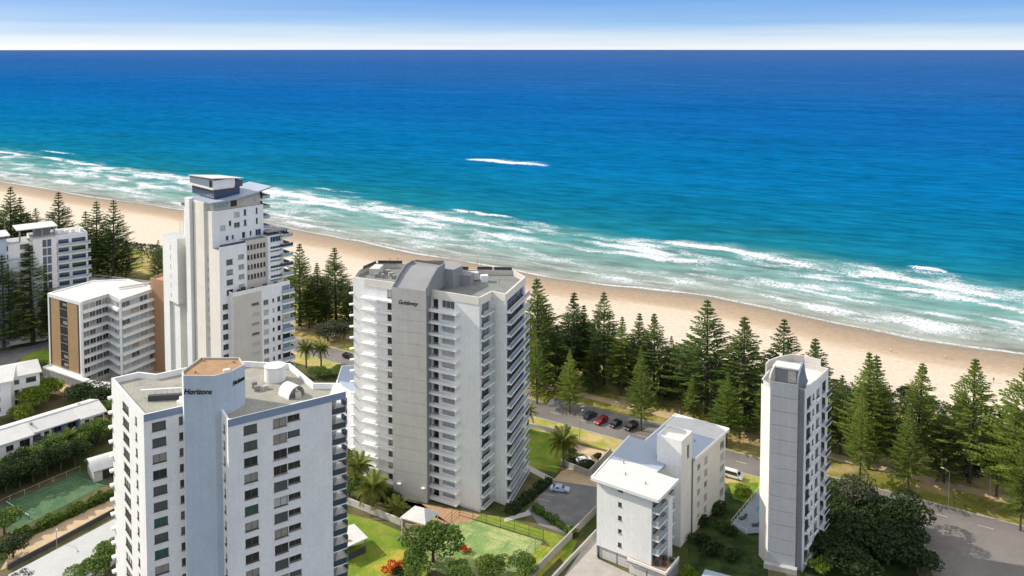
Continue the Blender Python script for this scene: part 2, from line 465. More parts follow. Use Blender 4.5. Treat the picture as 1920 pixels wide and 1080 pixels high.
def sea_material():
    m = bpy.data.materials.new('sea_water'); m.use_nodes = True
    t = m.node_tree; N = t.nodes; Lk = t.links.new
    b = N['Principled BSDF']
    g = N.new('ShaderNodeNewGeometry')
    af = N.new('ShaderNodeAttribute'); af.attribute_name = 'foam'
    ash = N.new('ShaderNodeAttribute'); ash.attribute_name = 'shoal'
    def math_(op, a, b_=None, c=None):
        n = N.new('ShaderNodeMath'); n.operation = op
        for i, x in enumerate((a, b_, c)):
            if x is None: continue
            if isinstance(x, (int, float)): n.inputs[i].default_value = x
            else: Lk(x, n.inputs[i])
        return n.outputs[0]
    def noise(scale, detail, vec, rough=.55):
        n = N.new('ShaderNodeTexNoise'); n.inputs['Scale'].default_value = scale; n.inputs['Detail'].default_value = detail
        n.inputs['Roughness'].default_value = rough
        Lk(vec, n.inputs['Vector']); return n.outputs['Fac']
    # coordinates turned to the shore, swell crests run along it
    mpg = N.new('ShaderNodeMapping'); mpg.vector_type = 'POINT'
    mpg.inputs['Rotation'].default_value = (0, 0, R(24)); Lk(g.outputs['Position'], mpg.inputs[0])
    st = N.new('ShaderNodeVectorMath'); st.operation = 'MULTIPLY'; st.inputs[1].default_value = (.28, 1, 1)
    Lk(mpg.outputs[0], st.inputs[0])
    swell = noise(.020, 3, st.outputs[0])
    chop = noise(.13, 6, st.outputs[0], .70)
    chop2 = noise(.5, 4, st.outputs[0], .6)
    longs = noise(.0055, 4, st.outputs[0], .6)
    # water colour by depth: t = 1 - 60/(60+dist)
    dd = math_('MAXIMUM', ash.outputs['Fac'], 0)
    dv = math_('MULTIPLY_ADD', math_('SUBTRACT', swell, .5), math_('MULTIPLY', dd, .55), dd)
    tt = math_('DIVIDE', dv, math_('ADD', dv, 260))
    rp = N.new('ShaderNodeValToRGB'); Lk(tt, rp.inputs['Fac'])
    c = rp.color_ramp; c.interpolation = 'EASE'
    stops = [(0, (.27, .27, .235)), (.06, (.23, .28, .255)), (.14, (.155, .275, .26)), (.235, (.07, .225, .23)), (.30, (.007, .138, .20)), (.42, (.003, .125, .24)),
             (.60, (.002, .112, .275)), (.80, (.004, .090, .28)), (.93, (.016, .088, .265)), (1, (.04, .098, .26))]
    c.elements[0].position, c.elements[0].color = stops[0][0], (*stops[0][1], 1)
    c.elements[1].position, c.elements[1].color = stops[-1][0], (*stops[-1][1], 1)
    for p, col in stops[1:-1]:
        e = c.elements.new(p); e.color = (*col, 1)
    v1 = math_('MULTIPLY_ADD', math_('SUBTRACT', chop, .5), 1.9, 1.0)
    v2 = math_('MULTIPLY_ADD', math_('SUBTRACT', swell, .5), .6, v1)
    v2 = math_('MULTIPLY_ADD', math_('SUBTRACT', longs, .5), .4, v2)
    vm = N.new('ShaderNodeVectorMath'); vm.operation = 'SCALE'; Lk(rp.outputs[0], vm.inputs[0]); Lk(v2, vm.inputs['Scale'])
    # lacy foam
    vo = N.new('ShaderNodeTexVoronoi'); vo.feature = 'DISTANCE_TO_EDGE'; vo.inputs['Scale'].default_value = .5
    wp = N.new('ShaderNodeVectorMath'); wp.operation = 'ADD'
    nzc = N.new('ShaderNodeTexNoise'); nzc.inputs['Scale'].default_value = .35; Lk(g.outputs['Position'], nzc.inputs['Vector'])
    sc = N.new('ShaderNodeVectorMath'); sc.operation = 'SCALE'; sc.inputs['Scale'].default_value = 5; Lk(nzc.outputs['Color'], sc.inputs[0])
    Lk(g.outputs['Position'], wp.inputs[0]); Lk(sc.outputs[0], wp.inputs[1]); Lk(wp.outputs[0], vo.inputs['Vector'])
    lace = math_('SUBTRACT', 1.0, math_('MULTIPLY', vo.outputs['Distance'], 1.7))
    ln = math_('MULTIPLY_ADD', lace, .55, math_('MULTIPLY', noise(.55, 5, g.outputs['Position'], .65), .75))
    fo = math_('MULTIPLY', af.outputs['Fac'], math_('MULTIPLY_ADD', ln, 2.7, -1.05))
    # scattered whitecaps offshore
    wc = noise(.035, 7, st.outputs[0], .68)
    wc2 = N.new('ShaderNodeMapRange'); wc2.inputs['From Min'].default_value = .735; wc2.inputs['From Max'].default_value = .80; Lk(wc, wc2.inputs['Value'])
    fo = math_('ADD', fo, math_('MULTIPLY', wc2.outputs[0], .55))
    fr = N.new('ShaderNodeMapRange'); fr.interpolation_type = 'SMOOTHSTEP'
    fr.inputs['From Min'].default_value = .10; fr.inputs['From Max'].default_value = .95; Lk(fo, fr.inputs['Value'])
    mx = N.new('ShaderNodeMix'); mx.data_type = 'RGBA'; Lk(fr.outputs[0], mx.inputs['Factor'])
    Lk(vm.outputs[0], mx.inputs['A']); mx.inputs['B'].default_value = (.60, .625, .655, 1)
    Lk(mx.outputs['Result'], b.inputs['Base Color'])
    b.inputs['Roughness'].default_value = .5
    b.inputs['Specular IOR Level'].default_value = 0
    b.inputs['IOR'].default_value = 1.33
    bp = N.new('ShaderNodeBump'); bp.inputs['Strength'].default_value = .55; bp.inputs['Distance'].default_value = 1.2
    h = math_('MULTIPLY_ADD', chop, 1.0, math_('MULTIPLY', chop2, .3))
    Lk(math_('MULTIPLY_ADD', fr.outputs[0], .3, h), bp.inputs['Height']); Lk(bp.outputs[0], b.inputs['Normal'])
    return m
me.materials.append(sea_material())
sea = link('sea', me); struct(sea)

# ------------------------------------------------------------------ beach and ground
def sand_material():
    m = bpy.data.materials.new('beach_sand'); m.use_nodes = True
    t = m.node_tree; N = t.nodes; Lk = t.links.new; b = N['Principled BSDF']
    b.inputs['Roughness'].default_value = .9; b.inputs['Specular IOR Level'].default_value = .15
    a = N.new('ShaderNodeAttribute'); a.attribute_name = 'wet'
    g = N.new('ShaderNodeNewGeometry')
    mpg = N.new('ShaderNodeMapping'); mpg.inputs['Rotation'].default_value = (0, 0, R(31.8)); Lk(g.outputs['Position'], mpg.inputs[0])
    st = N.new('ShaderNodeVectorMath'); st.operation = 'MULTIPLY'; st.inputs[1].default_value = (.22, 1, 1); Lk(mpg.outputs[0], st.inputs[0])
    n = N.new('ShaderNodeTexNoise'); n.inputs['Scale'].default_value = .09; n.inputs['Detail'].default_value = 7; Lk(st.outputs[0], n.inputs['Vector'])
    ad = N.new('ShaderNodeMath'); ad.operation = 'MULTIPLY_ADD'; ad.inputs[1].default_value = .22; Lk(n.outputs['Fac'], ad.inputs[0]); Lk(a.outputs['Fac'], ad.inputs[2])
    sb = N.new('ShaderNodeMath'); sb.operation = 'SUBTRACT'; sb.inputs[1].default_value = .11; Lk(ad.outputs[0], sb.inputs[0])
    rp = N.new('ShaderNodeValToRGB'); Lk(sb.outputs[0], rp.inputs['Fac']); c = rp.color_ramp
    c.elements[0].position = 0; c.elements[0].color = (.60, .51, .41, 1)
    c.elements[1].position = 1; c.elements[1].color = (.24, .20, .155, 1)
    for p, col in ((.30, (.57, .475, .365)), (.42, (.47, .36, .26)), (.60, (.385, .285, .20)), (.82, (.32, .245, .175))):
        e = c.elements.new(p); e.color = (*col, 1)
    n2 = N.new('ShaderNodeTexNoise'); n2.inputs['Scale'].default_value = .5; n2.inputs['Detail'].default_value = 8; n2.inputs['Roughness'].default_value = .7; Lk(g.outputs['Position'], n2.inputs['Vector'])
    mrg = N.new('ShaderNodeMapRange'); mrg.inputs['From Min'].default_value = .3; mrg.inputs['From Max'].default_value = .7
    mrg.inputs['To Min'].default_value = .85; mrg.inputs['To Max'].default_value = 1.13; Lk(n2.outputs['Fac'], mrg.inputs['Value'])
    vm = N.new('ShaderNodeVectorMath'); vm.operation = 'SCALE'; Lk(rp.outputs[0], vm.inputs[0]); Lk(mrg.outputs[0], vm.inputs['Scale'])
    Lk(vm.outputs[0], b.inputs['Base Color'])
    bp = N.new('ShaderNodeBump'); bp.inputs['Strength'].default_value = .35; bp.inputs['Distance'].default_value = .3
    Lk(n2.outputs['Fac'], bp.inputs['Height']); Lk(bp.outputs[0], b.inputs['Normal'])
    return m
bs = np.concatenate([[-6000, -2500, -1500], np.arange(-1000, 140, 6.0), [300, 800, 2500, 6000]])
bd = np.concatenate([np.arange(262, 372, 2.0)])
S2, D2 = np.meshgrid(bs, bd)
d02 = shore(S2)
slope = np.where(D2 < d02, .028, .03)
Z2 = np.minimum(WATER + slope * (d02 - D2), 0.35) + .12 * (fbm(S2 / 30 + 300, D2 / 9, 91) - .5)
Z2 = np.where(D2 < 270, np.minimum(Z2, .05 + 0.03 * (D2 - 262)), Z2)
wet = np.clip((D2 - (d02 - 40)) / 40, 0, 1)
X2, Y2 = .85 * S2 + .527 * D2, -.527 * S2 + .85 * D2
idx = np.arange(S2.size).reshape(S2.shape)
faces = np.stack([idx[:-1, :-1], idx[:-1, 1:], idx[1:, 1:], idx[1:, :-1]], -1).reshape(-1, 4)
me = bpy.data.meshes.new('beach')
me.from_pydata(np.stack([X2, Y2, Z2], -1).reshape(-1, 3).tolist(), [], faces.tolist())
at = me.attributes.new('wet', 'FLOAT', 'POINT'); at.data.foreach_set('value', wet.reshape(-1).astype(np.float32))
me.polygons.foreach_set('use_smooth', [True] * len(me.polygons))
me.materials.append(sand_material())
struct(link('beach', me))

m_ground = two_tone('garden_ground', (.055, .075, .02), (.14, .115, .06), .09)
m_park = two_tone('park_grass', (.20, .20, .035), (.46, .33, .16), .10, .46, .62)
m_lawn = two_tone('lawn_grass', (.11, .20, .018), (.26, .28, .045), .16, .40, .66)
m_dry = two_tone('dry_lawn', (.20, .27, .03), (.48, .38, .06), .22, .42, .64)
m_asph = two_tone('road_asphalt', (.17, .155, .145), (.215, .195, .18), .05, grain=.08, scale3=2.2)
m_lot = two_tone('car_park_asphalt', (.16, .16, .165), (.22, .215, .21), .12, grain=.10, scale3=2)
m_court = two_tone('court_turf', (.06, .125, .065), (.095, .165, .08), .25)
m_court2 = two_tone('worn_court_turf', (.20, .30, .10), (.36, .40, .16), .2)
m_shade = two_tone('shade_dark_garden_ground', (.018, .035, .010), (.045, .07, .018), .3)  # dark colour stands in for building shadow over the garden beds
m_line = mat('white_line_paint', (.6, .6, .57), rough=.8, var=.25, scale=1.5)

SHEETS = []
def sheet(name, pts, z, m, kind='structure'):
    SHEETS.append(name); z = z + .0013 * len(SHEETS) if name != 'ground' else 0
    b = MB(); b.face([(p[0], p[1], z) for p in pts]); o = b.build(name, m)
    if kind: struct(o, kind)
    return o
ground = sheet('ground', [sd(-9000, -3000), sd(6000, -3000), sd(6000, 266), sd(-9000, 266)], 0, m_ground)
sheet('park_lawn', [sd(-1500, 209.6), sd(400, 209.6), sd(400, 264), sd(-1500, 264)], .012, m_park)
sheet('road', [sd(-1500, 200), sd(-36, 200), sd(-16, 190), sd(-9, 168), sd(-10, 120), sd(25, 120), sd(25, 200), sd(500, 200), sd(500, 209.5), sd(-1500, 209.5)], .02, m_asph)
sheet('verge', [sd(-1500, 193), sd(-42, 193), sd(-38, 199.85), sd(-1500, 199.85)], .010, two_tone('verge_grass', (.30, .30, .06), (.50, .38, .18), .15))
sheet('footpath', [sd(-1500, 219), sd(400, 219), sd(400, 222.3), sd(-1500, 222.3)], .026, M['sandpath'])
sheet('parking_bay', [sd(-118, 209.6), sd(-80, 209.6), sd(-80, 214.6), sd(-118, 214.6)], .022, m_lot)
b = MB()
for s in np.arange(-420, 20, 9.0):
    p = [sd(s, 204.9), sd(s + 3, 204.9), sd(s + 3, 205.05), sd(s, 205.05)]
    b.face([(x, y, .034) for x, y in p])
struct(b.build('centre_line', m_line))
for nm, d, s0, s1 in (('kerb', 199.9, -700, -38), ('kerb', 209.6, -700, -119), ('kerb', 209.6, -79, 250)):
    b = MB()
    for s in np.arange(s0, s1, 20):
        e_ = min(s + 20, s1)
        b.wall(sd(s, d), sd(e_, d), .25, 0, .13)
    struct(b.build('kerb', M['pale_concrete']))

# ------------------------------------------------------------------ building kit
_win = {}
def window_mesh(w_, h_, mull, fm, y):
    k = ('f', w_, h_, mull, fm, y)
    if k not in _win:
        b = MB(); t = .07
        b.box((0, y, h_ / 2 - t / 2), (w_, .06, t)); b.box((0, y, -h_ / 2 + t / 2), (w_, .06, t))
        for x in (-w_ / 2 + t / 2, w_ / 2 - t / 2): b.box((x, y, 0), (t, .06, h_ - 2 * t))
        b.box((0, y / 2 - .05, -h_ / 2 - .04), (w_ + .16, y + .12, .08))
        for i in range(mull): b.box((-w_ / 2 + w_ * (i + 1) / (mull + 1), y, 0), (.06, .055, h_ - 2 * t))
        _win[k] = b.data('window', M[fm])
    return _win[k]
def pane_mesh(w_, h_, g, y):
    k = ('p', w_, h_, g, y)
    if k not in _win:
        b = MB(); b.box((0, y, 0), (w_ - .1, .02, h_ - .1)); _win[k] = b.data('pane', G[g])
    return _win[k]
MIX = {'grey': ['mid'] * 4 + ['curtain'] * 3 + ['dark'] * 3 + ['pale', 'green'], 'std': ['dark'] * 5 + ['mid'] * 4 + ['curtain'] * 2 + ['pale'], 'dark': ['dark'] * 4 + ['mid'], 'faint': ['pale'] * 4 + ['curtain'] * 4 + ['mid'] * 2,
       'blue': ['blue'] * 3 + ['dark'], 'warm': ['rosy'] * 2 + ['curtain', 'pale', 'mid'], 'green': ['green', 'mid', 'dark', 'curtain', 'mid'], 'glaze': ['rail', 'rail', 'pale', 'curtain', 'mid']}
def put_window(root, c, ang, w_, h_, z, mull=1, fm='frame', mix='std', reveal=.22):
    w_, h_ = round(w_, 2), round(h_, 2)
    loc = (c[0] - root.location.x, c[1] - root.location.y, z - root.location.z)
    o = link('window', window_mesh(w_, h_, mull, fm, reveal - .05), root, loc, ang)
    link('pane', pane_mesh(w_, h_, random.choice(MIX[mix]), reveal - .01), o)
    return o
def facade(root, mb, p0, p1, z0, z1, ops=(), m=0, reveal=.22):
    """wall from p0 to p1 with real openings; ops: (u0,u1,v0,v1[,opts]) with v absolute"""
    dx, dy = p1[0] - p0[0], p1[1] - p0[1]; Ln = math.hypot(dx, dy); dx /= Ln; dy /= Ln
    nx, ny = -dy, dx
    us = sorted({0, Ln} | {u for o in ops for u in o[:2]}); vz = sorted({z0, z1} | {v for o in ops for v in o[2:4]})
    P = lambda u, v, k=0: (p0[0] + dx * u + nx * k, p0[1] + dy * u + ny * k, v)
    for i in range(len(us) - 1):
        run = None
        for j in range(len(vz) - 1):
            uc, vc = (us[i] + us[i + 1]) / 2, (vz[j] + vz[j + 1]) / 2
            hole = any(o[0] < uc < o[1] and o[2] < vc < o[3] for o in ops)
            if not hole:
                if run is None: run = vz[j]
            if run is not None and (hole or j == len(vz) - 2):
                top = vz[j] if hole else vz[j + 1]
                mb.face([P(us[i], run), P(us[i + 1], run), P(us[i + 1], top), P(us[i], top)], m); run = None
    for o in ops:
        u0, u1, v0, v1 = o[:4]; opt = o[4] if len(o) > 4 else {}
        rv = opt.get('reveal', reveal)
        for a, b_ in (((u0, v0), (u1, v0)), ((u1, v0), (u1, v1)), ((u1, v1), (u0, v1)), ((u0, v1), (u0, v0))):
            mb.face([P(*a), P(*a, rv), P(*b_, rv), P(*b_)], m)
        uc, vc = (u0 + u1) / 2, (v0 + v1) / 2
        put_window(root, P(uc, vc)[:2], math.atan2(dy, dx), u1 - u0, v1 - v0, vc, opt.get('mull', 1), opt.get('fm', 'frame'), opt.get('mix', 'std'), rv)
def rows(u0, u1, z0, h_, step, n, **opt):
    return [(u0, u1, z0 + step * k, z0 + step * k + h_, opt) for k in range(n)]
def roof_with_parapet(root, poly, z_roof, z_top, th, m_roof, m_par, name='roof'):
    b = MB(); q = inset(poly, th); b.face([(x, y, z_roof) for x, y in q]); b.build(name, m_roof, root)
    b = MB(); n = len(poly)
    for i in range(n):
        a, c = poly[i], poly[(i + 1) % n]; d, e_ = q[i], q[(i + 1) % n]
        b.face([(a[0], a[1], z_top), (c[0], c[1], z_top), (e_[0], e_[1], z_top), (d[0], d[1], z_top)])
        b.face([(d[0], d[1], z_top), (e_[0], e_[1], z_top), (e_[0], e_[1], z_roof), (d[0], d[1], z_roof)])
    b.build('parapet', m_par, root)
_bal = {}
def balcony(root, p0, p1, z, depth, th=.22, rail=None, rail_h=1.0, m=None, mr=None, inset_=0.0, name='balcony', rail_mode='front'):
    """slab standing out from the wall line p0-p1, with a balustrade as its child"""
    dx, dy = p1[0] - p0[0], p1[1] - p0[1]; Ln = math.hypot(dx, dy); dx /= Ln; dy /= Ln; ox, oy = dy, -dx
    c = ((p0[0] + p1[0]) / 2, (p0[1] + p1[1]) / 2); ang = math.atan2(dy, dx)
    k = (round(Ln, 2), round(depth, 2), round(th, 2), m or 'white', mr, rail_h, rail_mode)
    if k not in _bal:
        s = MB(); s.box((0, -depth / 2 + .01, -th / 2), (Ln, depth + .02, th)); me_s = s.data(name, M[m or 'white'])
        me_r = None
        if mr:
            r = MB(); mat_r = G[mr] if mr in G else M[mr]
            r.box((0, -depth + .05, rail_h / 2), (Ln - .04, .05, rail_h))
            if rail_mode != 'front':
                for x in (-Ln / 2 + .05, Ln / 2 - .05): r.box((x, -depth / 2, rail_h / 2), (.05, depth - .12, rail_h))
            r.box((0, -depth + .05, rail_h + .03), (Ln, .07, .05), m=1)
            me_r = r.data('balustrade', [mat_r, M['frame']])
        _bal[k] = (me_s, me_r)
    me_s, me_r = _bal[k]
    loc = (c[0] - root.location.x, c[1] - root.location.y, z - root.location.z)
    o = link(name, me_s, root, loc, ang)
    if me_r: link('balustrade', me_r, o)
    return o
def lettering(root, txt, c, ang, z, size, depth=.06, m='black', shear=.25, width=None):
    cu = bpy.data.curves.new('lettering', 'FONT'); cu.body = txt; cu.size = size; cu.extrude = depth; cu.shear = shear
    cu.align_x = 'CENTER'; cu.offset = .012 * size
    t = bpy.data.objects.new('lettering_source', cu); C.objects.link(t)
    me_ = bpy.data.meshes.new_from_object(t.evaluated_get(bpy.context.evaluated_depsgraph_get()))
    bpy.data.objects.remove(t); me_.materials.clear(); me_.materials.append(M[m])
    o = bpy.data.objects.new('lettering', me_); C.objects.link(o); o.parent = root
    o.location = (c[0] - root.location.x, c[1] - root.location.y, z - root.location.z)
    o.rotation_euler = (math.pi / 2, 0, ang)
    if width:
        o.scale = (width / max(o.dimensions.x, .1), 1, 1)
    return o
def lerp(a, b_, t): return (a[0] + (b_[0] - a[0]) * t, a[1] + (b_[1] - a[1]) * t)
def along(a, b_, u):
    Ln = math.hypot(b_[0] - a[0], b_[1] - a[1]); return lerp(a, b_, u / Ln)

# ================================================================== tower with the orange-topped core (front left)
def tower_horizons():
    r = thing('apartment_tower', 'white apartment tower lettered Horizons with orange-topped core on its wide roof', 'apartment building', (-55, 145, 0))
    a, b_, c = (-73.8, 149.3), (-61.0, 133.9), (-55.2, 137.7)
    d, e_, f = (-49.3, 136.6), (-46.4, 132.0), (-31.6, 141.8)
    g = [(-31.9, 147.1), (-35.9, 147.1), (-42.8, 156.5), (-51.7, 157.6), (-62.2, 154.4), (-66.4, 151.3), (-70.1, 152.3)]
    top, roof = 44.5, 43.45
    fr = 2.75; z1 = 41.25                       # sill of the topmost row
    n = 14; base = z1 - fr * (n - 1)
    W = MB()
    left = rows(11.5, 15.4, base, 1.5, fr, n, mix='grey', mull=2, fm='bronze') + rows(17.4, 18.5, base, 1.4, fr, n, mull=0, mix='grey', fm='bronze')
    left = [(20 - o[1] + 3.4, 20 - o[0] + 3.4, o[2], o[3], o[4]) if 0 else o for o in left]
    facade(r, W, a, b_, 0, top, [(u0 - 4.2, u1 - 4.2, v0, v1, o) for u0, u1, v0, v1, o in left[:n]] + [(u0 - 2.4, u1 - 2.4, v0, v1, o) for u0, u1, v0, v1, o in left[n:]], 0)
    facade(r, W, b_, c, 0, top, rows(1.25, 3.45, base + .05, 1.5, fr, n, mix='green', fm='bronze') + rows(5.5, 6.4, base + .2, 1.35, fr, n, mull=0, mix='dark', fm='bronze'), 1)
    facade(r, W, c, d, 0, top, [], 1)
    facade(r, W, d, e_, 0, top, rows(2.2, 3.3, base + .1, 1.45, fr, n, mull=0, mix='dark', fm='bronze'), 0)
    facade(r, W, e_, f, 0, top, rows(2.5, 4.75, base + .05, 1.5, fr, n, mix='grey', fm='bronze') + rows(7.4, 9.75, base - .1, 1.6, fr, n, mix='grey', fm='bronze') + rows(9.85, 12.0, base + .42, 1.05, fr, n, mix='dark', fm='bronze'), 1)
    back = [f] + g + [a]
    for p, q in zip(back[:-1], back[1:]): facade(r, W, p, q, 0, top, [], 1 if p == f else 0)
    W.build('wall', [M['white'], M['shadewhite']], r)
    poly = [a, b_, c, d, e_, f] + g
    roof_with_parapet(r, poly, roof, top, .35, M['roofgrey'], M['white'])
    # painted fascia band on the street fronts, carried out over the corner balconies
    fe = along(e_, f, math.hypot(f[0] - e_[0], f[1] - e_[1]) + 2.6)
    for p, q in ((b_, c), (e_, fe)):
        ang = math.atan2(q[1] - p[1], q[0] - p[0]); o = (math.sin(ang) * .05, -math.cos(ang) * .05)
        F = MB(); F.wall((p[0] + o[0], p[1] + o[1]), (q[0] + o[0], q[1] + o[1]), .1, top - 1.15, top + .06)
        F.build('fascia', M['fascia'], r)
    cap = MB(); cap.prism([f, fe, (fe[0] - 1.6, fe[1] + 3.6), g[0]], top - 1.15, top - .02); cap.build('roof_overhang', M['white'], r)
    # corner balconies on the right end
    for k in range(n + 1):
        z = top - 1.9 - fr * (k + .62)
        if z < 1: break
        bal = MB(); bal.prism([f, fe, (fe[0] - .2, fe[1] + 2.0), (fe[0] - 1.6, fe[1] + 3.6), g[0]], z - .22, z)
        o = bal.build('balcony', M['white'], r)
        rl = MB(); pts = [f, fe, (fe[0] - .2, fe[1] + 2.0), (fe[0] - 1.6, fe[1] + 3.6)]
        for p, q in zip(pts[:-1], pts[1:]): rl.wall(lerp(p, q, .03), lerp(p, q, .97), .05, z, z + 1.0)
        rl.build('balustrade', G['raildark'], o)
        gl = MB(); gl.wall(along(f, g[0], .3), along(f, g[0], 4.2), .08, z + .05, z + 2.2); gl.build('pane', G['dark'], o)
    # small balcony ends on the far left corner
    for k in range(n):
        z = base + fr * k - .5
        ext = MB(); ext.box((a[0] - .1, a[1] + .25, z), (1.0, 1.3, .35), R(-50)); ext.build('balcony', M['white'], r)
    # core
    cp = [(-55.9, 137.3), (-54.85, 135.3), (-49.6, 135.2), (-47.4, 137.2), (-46.2, 140.3), (-48.2, 143.5), (-55.0, 143.5)]
    ctop = 50.6
    K = MB()
    facade(r, K, cp[0], cp[1], 0, ctop, [], 0)
    for i in (1, 2, 3): facade(r, K, cp[i], cp[i + 1], 0, ctop, [], 1)
    for i in (4, 5, 6): facade(r, K, cp[i], cp[(i + 1) % 7], 0, ctop, [], 0)
    K.build('lift_core', [M['white'], M['slate']], r)
    roof_with_parapet(r, cp, ctop - .35, ctop, .22, M['rust'], M['pale_concrete'], 'core_roof')
    lettering(r, 'Horizons', ((-54.85 - 49.6) / 2 - .25, 135.17, ), 0, ctop - 3.1, 1.25, width=4.7)
    ang = math.atan2(140.3 - 137.2, 1.2)
    lettering(r, 'Horizons', (-46.75, 138.7), ang, ctop - 2.6, 1.1, width=3.0)
    hb = MB(); hb.box((-48.6, 138.2, ctop - .2), (1.1, .6, .3), .5); hb.build('roof_hatch', M['white'], r)
    for x, y in ((-48.6, 141.8), (-54.2, 142.6), (-53.6, 137.3)):
        vb = MB(); vb.bar((x, y, ctop - .35), (x, y, ctop + .05), .18, 8); vb.build('vent', M['terracotta'], r)
    # roof plant
    t = MB(); t.bar((-44.2, 151.2, roof), (-44.2, 151.2, roof + 2.6), 1.9, 28, m=0); o = t.build('water_tank', M['white'], r)
    t = MB(); t.bar((-44.2, 151.2, roof + 2.6), (-44.2, 151.2, roof + 2.75), 2.0, 28); t.build('tank_lid', M['roofwhite'], o)
    # curved white plant cover: a barrel arch
    A = MB(); ca, sa = math.cos(R(-40)), math.sin(R(-40))
    ax, ay = -40.6, 145.6
    prof = [(-1.7 * math.cos(t_), 1.9 * math.sin(t_)) for t_ in np.linspace(0, math.pi, 11)]
    for i in range(10):
        for yy0, yy1 in ((0, 3.2),):
            q = []
            for (x, z), yy in ((prof[i], yy0), (prof[i + 1], yy0), (prof[i + 1], yy1), (prof[i], yy1)):
                q.append((ax + ca * yy - sa * x, ay + sa * yy + ca * x, roof + max(z, 0)))
            A.face(q)
            A.face([(p[0], p[1], max(roof, p[2] - .25)) for p in reversed(q)])
    A.build('plant_cover', M['white'], r)
    for i, (x, y, sx, sy, sz) in enumerate(((-46.0, 146.2, 1.0, .7, .9), (-44.6, 146.9, .8, .8, .7), (-46.9, 147.6, .9, .9, 1.1), (-40.2, 145.4, 1.6, 1.2, 1.0), (-39.2, 144.0, 1.4, 1.1, 1.1), (-37.9, 143.4, 1.0, 1.4, .9))):
        q = MB(); q.box((x, y, roof + sz / 2), (sx, sy, sz), .4); q.build('air_conditioner', M['pale_concrete' if i % 2 else 'steel'], r)
    # louvred screen on the left roof
    p = MB()
    p.box((-61.0, 143.6, roof + 1.35), (9.2, .35, .35), R(9))
    for k in range(9): p.box((-65.0 + k * .98, 143.0 + k * .155, roof + .7), (.12, .12, 1.3))
    p.build('roof_screen', M['white'], r)
    p = MB(); p.box((-60.5, 142.4, roof + .5), (6.5, .8, .9), R(9)); p.build('pipe_rack', M['darkgrey'], r)
    for x, y in ((-57.2, 139.6), (-57.4, 141.2)):
        q = MB(); q.box((x, y, roof + .5), (1.1, .9, 1.0), .3); q.build('air_conditioner', M['white'], r)
    return r
tower_horizons()

